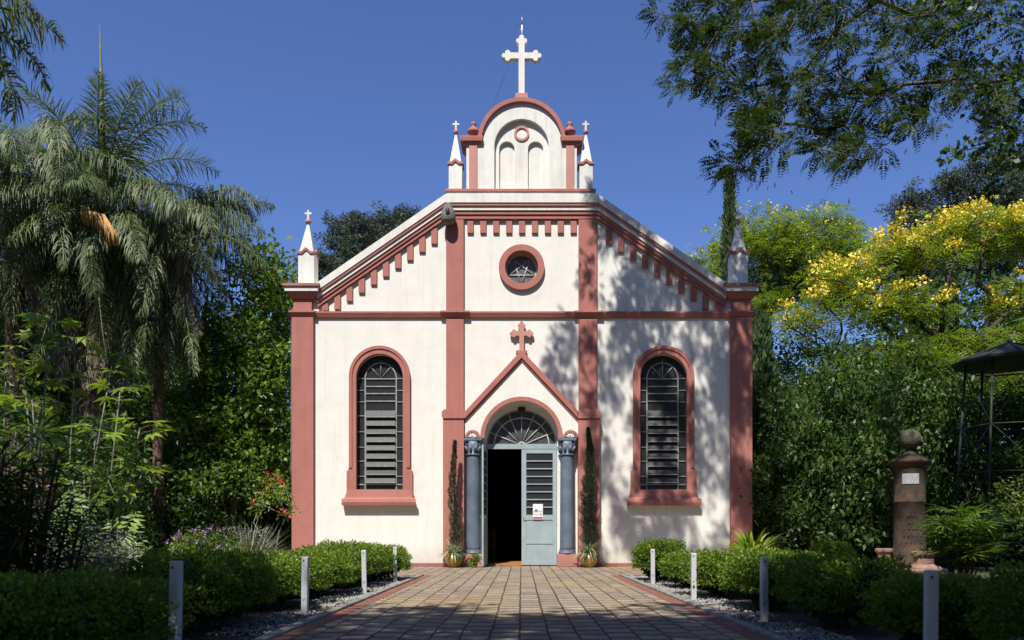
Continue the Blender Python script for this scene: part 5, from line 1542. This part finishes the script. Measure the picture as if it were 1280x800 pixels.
# left garden -------------------------------------------------------
def pink_pillar():
    p = W(28, 700, 15.5); t = thing('stone_pillar', 'pink stone pillar with a capped top behind the dark fan palm', 'pillar', (p.x, p.y, 0), 0.35)
    m = MB(); z = 0
    for i, (w, h) in enumerate(((0.52, 0.35), (0.50, 0.33), (0.50, 0.33), (0.48, 0.33), (0.48, 0.30))):
        m.box(-w, w, -w * 0.8, w * 0.8, z, z + h - 0.012, 0.012); z += h
    m.build('shaft', M['pinkstone'], t, bevel=0.006)
    MB().box(-0.58, 0.58, -0.5, 0.5, z, z + 0.10, 0.02).box(-0.42, 0.42, -0.36, 0.36, z + 0.102, z + 0.45, 0.02).build('cap', M['pinkstone'], t)
    MB().box(-3.2, -0.6, -0.15, 0.15, 0, 2.15, 0.01).build('side_wall', M['pinkstone'], t)
pink_pillar()

p = W(20, 700, 5.9); fan_palm('dark fan palm clump filling the lower left corner', (p.x - 0.15, p.y, 0), 26, 1.45, 0.62, 410, 0.33, 0.024, 8, 'l_deep', per=15, low=0.1)
p = W(-20, 700, 8.0); fan_palm('second dark fan palm clump, taller, at the left picture edge', (p.x, p.y, 0), 22, 2.0, 0.55, 411, 0.30, 0.026, 8, 'l_deep', per=9)

def palmate(label, px, d, heads, seed):
    rg = np.random.default_rng(seed); p = W(px, 700, d); t = thing('palmate_shrub', label, 'tall shrub', (p.x, p.y, 0), 0, 'tall thin stemmed shrubs in the left garden')
    mb = MB(); P = []; A = []
    for hx, hy in heads:
        q = np.array(W(hx, hy, d + rg.normal() * 0.25)) - np.array([p.x, p.y, 0])
        b = np.array([q[0] * 0.35 + rg.normal() * 0.08, rg.normal() * 0.1, 0]); mb.tube([b, (b * 0.5 + q * 0.5) + np.array([-0.05, 0, 0.1]), q], [0.018, 0.013, 0.008], 6)
        for k in range(8):
            a = rg.random() * 6.28; dd = nrm(np.array([math.cos(a), math.sin(a), 0.7 * rg.random()])); o = q - np.array([0, 0, 0.42 * (k / 11) ** 1.5])
            e = o + dd * 0.25; mb.tube([o, e], [0.004, 0.003], 3); P.append(e); A.append(nrm(dd + np.array([0, 0, -0.5])))
    mb.build('stems', M['barkpale'], t, recalc=False)
    V, F, v = fans(np.array(P), np.array(A), 7, 0.23, 0.07, R(230), rg, 0.4); fastmesh('leaves', V, F, M['l_bright'], t, v)
palmate('tall thin stemmed shrub with palmate leaves in front of the thick palm trunk', 75, 11.5, [(60, 400), (95, 425), (28, 440), (140, 455), (75, 470), (40, 500)], 420)
palmate('palmate leaved shrub leaning right between the two left palm trunks', 120, 11.0, [(150, 490), (175, 535), (120, 540), (180, 585), (105, 590), (150, 610)], 421)
palmate('palmate leaved shrub right at the left picture edge', 10, 11.5, [(8, 455), (-10, 500), (20, 540), (48, 560)], 422)

def split_leaf(label, px, d, leaves, seed, size=0.72):
    rg = np.random.default_rng(seed); p = W(px, 700, d); t = thing('split_leaf_plant', label, 'plant', (p.x, p.y, 0), 0, 'plants with big deeply split leaves')
    mb = MB(); P = []; A = []; N = []
    for lx, ly in leaves:
        q = np.array(W(lx, ly, d + rg.normal() * 0.15)) - np.array([p.x, p.y, 0]); mb.tube([(0, 0, 0), q * np.array([0.5, 0.5, 0.8]), q], [0.015, 0.012, 0.007], 5)
        a = nrm(np.array([q[0] * 0.5 + rg.normal() * 0.3, -0.55, -0.75])); P.append(q); A.append(a); N.append(nrm(np.array([rg.normal() * 0.3, -1, 0.7])))
    mb.build('leaf_stalks', M['stalk'], t, recalc=False)
    V, F, v = sprays(np.array(P), np.array(A), np.array(N), np.full(len(P), size), 11, 0.26, rg, 0.2); 
    fastmesh('leaves', V, F, M['l_broad'], t, v)
split_leaf('big split leaf plant low between palm trunk and pink pillar', 105, 10.5, [(100, 615), (118, 640), (85, 635), (100, 660), (70, 655), (125, 670), (90, 600)], 430)
split_leaf('big split leaf plant right of the thick palm trunk', 160, 11, [(150, 625), (170, 640), (158, 660), (145, 650), (178, 665), (135, 600)], 431)

def flower_bush(name, label, px, d, r, h, n, lm, fl, nf, seed, cat='flowering shrub', leaf=0.05, ratio=0.35):
    rg = np.random.default_rng(seed); p = W(px, 700, d); t = thing(name, label, cat, (p.x, p.y, 0))
    C = in_ellipsoids([(0, 0, h * 0.55, r, r * 0.7, h * 0.45)], 60, rg, 0.4)
    mb, _ = grow([(0, 0, -0.05), (0, 0, 0.08), (0, 0, 0.16)], list(C), 0.15, 0.003, rg=rg, nside=4); mb.build('stems', M['bark'], t, recalc=False)
    V, F, v = cloud(C, 0.14, n // 60, leaf, ratio, 0.5, rg, 0.9); fastmesh('foliage', V, F, M[lm], t, v)
    if fl:
        top = C[C[:, 2] > h * 0.55]; top = top[rg.integers(len(top), size=nf)] + rg.normal(size=(nf, 3)) * 0.05 + np.array([0, -0.06, 0.10])
        V, F, v = cloud(top, 0.025, 9, 0.022, 0.9, 0.5, rg); fastmesh('blossoms', V, F, M[fl], t, v)
    return t
flower_bush('lavender_bush', 'silvery bush with small lilac flowers behind the near left hedge', 108, 9.6, 0.62, 0.78, 6500, 'l_grey', 'f_purple', 22, 440)
flower_bush('flower_bush', 'green bush dotted with purple flowers behind the left hedge', 258, 11.5, 0.52, 0.82, 6500, 'l_hedge', 'f_purple', 46, 441, ratio=0.5)
p = W(308, 700, 12.8)
t = thing('wiry_shrub', 'pale grey wiry shrub between the purple flowers and the bare branched shrub', 'shrub', (p.x, p.y, 0))
rg = np.random.default_rng(442); V, F, v = blades(420, 0.95, 0.006, (45, 88), 0.55, rg, 0.1, 0.12, 4, 0.2)
fastmesh('twigs', V, F, M['l_grey'], t, v)
n = 900; th = rg.random(n) * 6.28; rr = rg.random(n) ** 0.5 * 0.36; P = np.stack([rr * np.cos(th), rr * np.sin(th), 0.35 + rg.random(n) * 0.55], 1)
V, F = leaf_quads(P, rand_dirs(n, 0.8, rg), rand_dirs(n, 0, rg), 0.05, 0.014); fastmesh('leaves', V, F, M['l_grey'], t, np.repeat(rg.random(n), 4))

p = W(345, 700, 17.5)
t = thing('red_flowered_shrub', 'shrub with bare pale branches and red flowers beside the left church corner', 'shrub', (p.x, p.y, 0))
rg = np.random.default_rng(443)
C = [np.array(W(px, py, 17.5 + rg.normal() * 0.3)) - np.array([p.x, p.y, 0]) for px, py in ((335, 600), (348, 598), (328, 618), (340, 612), (356, 605), (322, 640), (360, 620), (352, 630), (330, 632), (345, 622), (358, 645), (366, 636), (318, 628), (350, 612))]
mb, _ = grow([(0, 0, -0.05), (0.02, 0, 0.2), (0, 0, 0.45)], C, 0.3, 0.008, rg=rg, jitter=0.16); mb.build('branches', M['barkpale'], t, recalc=False)
C = np.array(C); V, F, v = cloud(C, 0.17, 26, 0.10, 0.4, 0.6, rg); fastmesh('foliage', V, F, M['l_bright'], t, v)
sel = C[[0, 1, 2, 3, 4, 12, 10]]; V, F, v = cloud(sel + np.array([0, -0.1, 0.06]), 0.10, 9, 0.085, 0.45, 0.6, rg); fastmesh('blossoms', V, F, M['f_red'], t, v)

# leafy understorey closing the view under the wood
under = [(20, 18.5), (75, 17.5), (130, 19), (185, 22.5), (235, 21.5), (285, 23.5), (330, 26), (-30, 16.5), (60, 25), (165, 27), (255, 29), (350, 32),
         (960, 26), (1010, 27), (1070, 25), (1130, 26), (1190, 24.5), (1240, 24), (1290, 22), (1330, 20), (1215, 21.5), (1270, 27)]
words = ['darkest', 'lowest', 'broad', 'leaning', 'dense', 'ragged', 'small', 'tall', 'far', 'half hidden', 'loose', 'narrow']
near = ['behind the pink stone pillar', 'behind the split leaf plants', 'between the thick palm trunk and the split leaf plants', 'behind the slender palm trunk', 'behind the purple flowers', 'behind the wiry grey shrub', 'behind the red flowered shrub',
        'at the far left edge', 'deep in the gap left of the thick palm trunk', 'deep in shade between the palm trunks', 'under the forked dark tree', 'against the left church side wall',
        'against the right church side wall', 'behind the strap leaved plant', 'left of the monument in deep shade', 'directly behind the monument foot', 'behind the fan palm clump', 'inside the shade behind the lattice tower', 'right of the lattice tower', 'beyond the right picture edge', 'just left of the lattice tower legs', 'deep behind the lattice tower roof']
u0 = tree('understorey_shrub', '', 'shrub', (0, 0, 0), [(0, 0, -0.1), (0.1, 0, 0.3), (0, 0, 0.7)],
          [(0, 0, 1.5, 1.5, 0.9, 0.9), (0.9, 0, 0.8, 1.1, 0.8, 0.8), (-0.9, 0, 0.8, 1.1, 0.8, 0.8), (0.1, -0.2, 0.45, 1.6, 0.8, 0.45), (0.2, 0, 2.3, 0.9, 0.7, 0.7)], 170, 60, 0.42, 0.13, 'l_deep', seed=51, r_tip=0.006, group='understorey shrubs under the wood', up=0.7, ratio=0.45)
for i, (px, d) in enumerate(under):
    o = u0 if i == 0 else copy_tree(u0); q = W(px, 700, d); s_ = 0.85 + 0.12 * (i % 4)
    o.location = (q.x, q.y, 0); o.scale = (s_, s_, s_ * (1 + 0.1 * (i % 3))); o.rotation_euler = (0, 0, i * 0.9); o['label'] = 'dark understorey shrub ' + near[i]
# far hedge of the wood: reads as one mass
rg = np.random.default_rng(52)
C = np.concatenate([np.stack([rg.uniform(-60, 60, 900), 26 + rg.random(900) * 4 + 0 * rg.random(900), rg.random(900) ** 0.8 * 5.5], 1)])
C = C[~((np.abs(C[:, 0]) < 5.5) & (C[:, 1] < 17))]
V, F, v = cloud(C, 1.4, 36, 0.5, 0.5, 0.4, rg)
tag(fastmesh('far_woods', V, F, M['l_deep'], None, v), 'dark mass of far woodland closing the view behind the garden', 'woodland', kind='stuff')

# unseen trees added round the viewpoint; their mass shuts off the low sky light
for i, (x, y, sc) in enumerate(((-16, -33, 2.1), (-9, -36, 2.3), (-2, -37, 2.4), (5, -36, 2.2), (12, -34, 2.3), (18, -28, 2.1), (-21, -27, 2.2), (-24, -19, 2.0), (21, -21, 2.0), (-25, -11, 1.8), (22, -13, 1.8), (-17, -22, 1.5))):
    o = copy_tree(protos[i % 2]); o.location = (x, y, 0); o.scale = (sc * 0.95, sc * 0.95, sc); o.rotation_euler = (0, 0, i * 2.1)
    o['label'] = 'unseen leafy tree added behind or beside the viewpoint to block sky light'; o['group'] = 'unseen trees added round the viewpoint to block sky light'
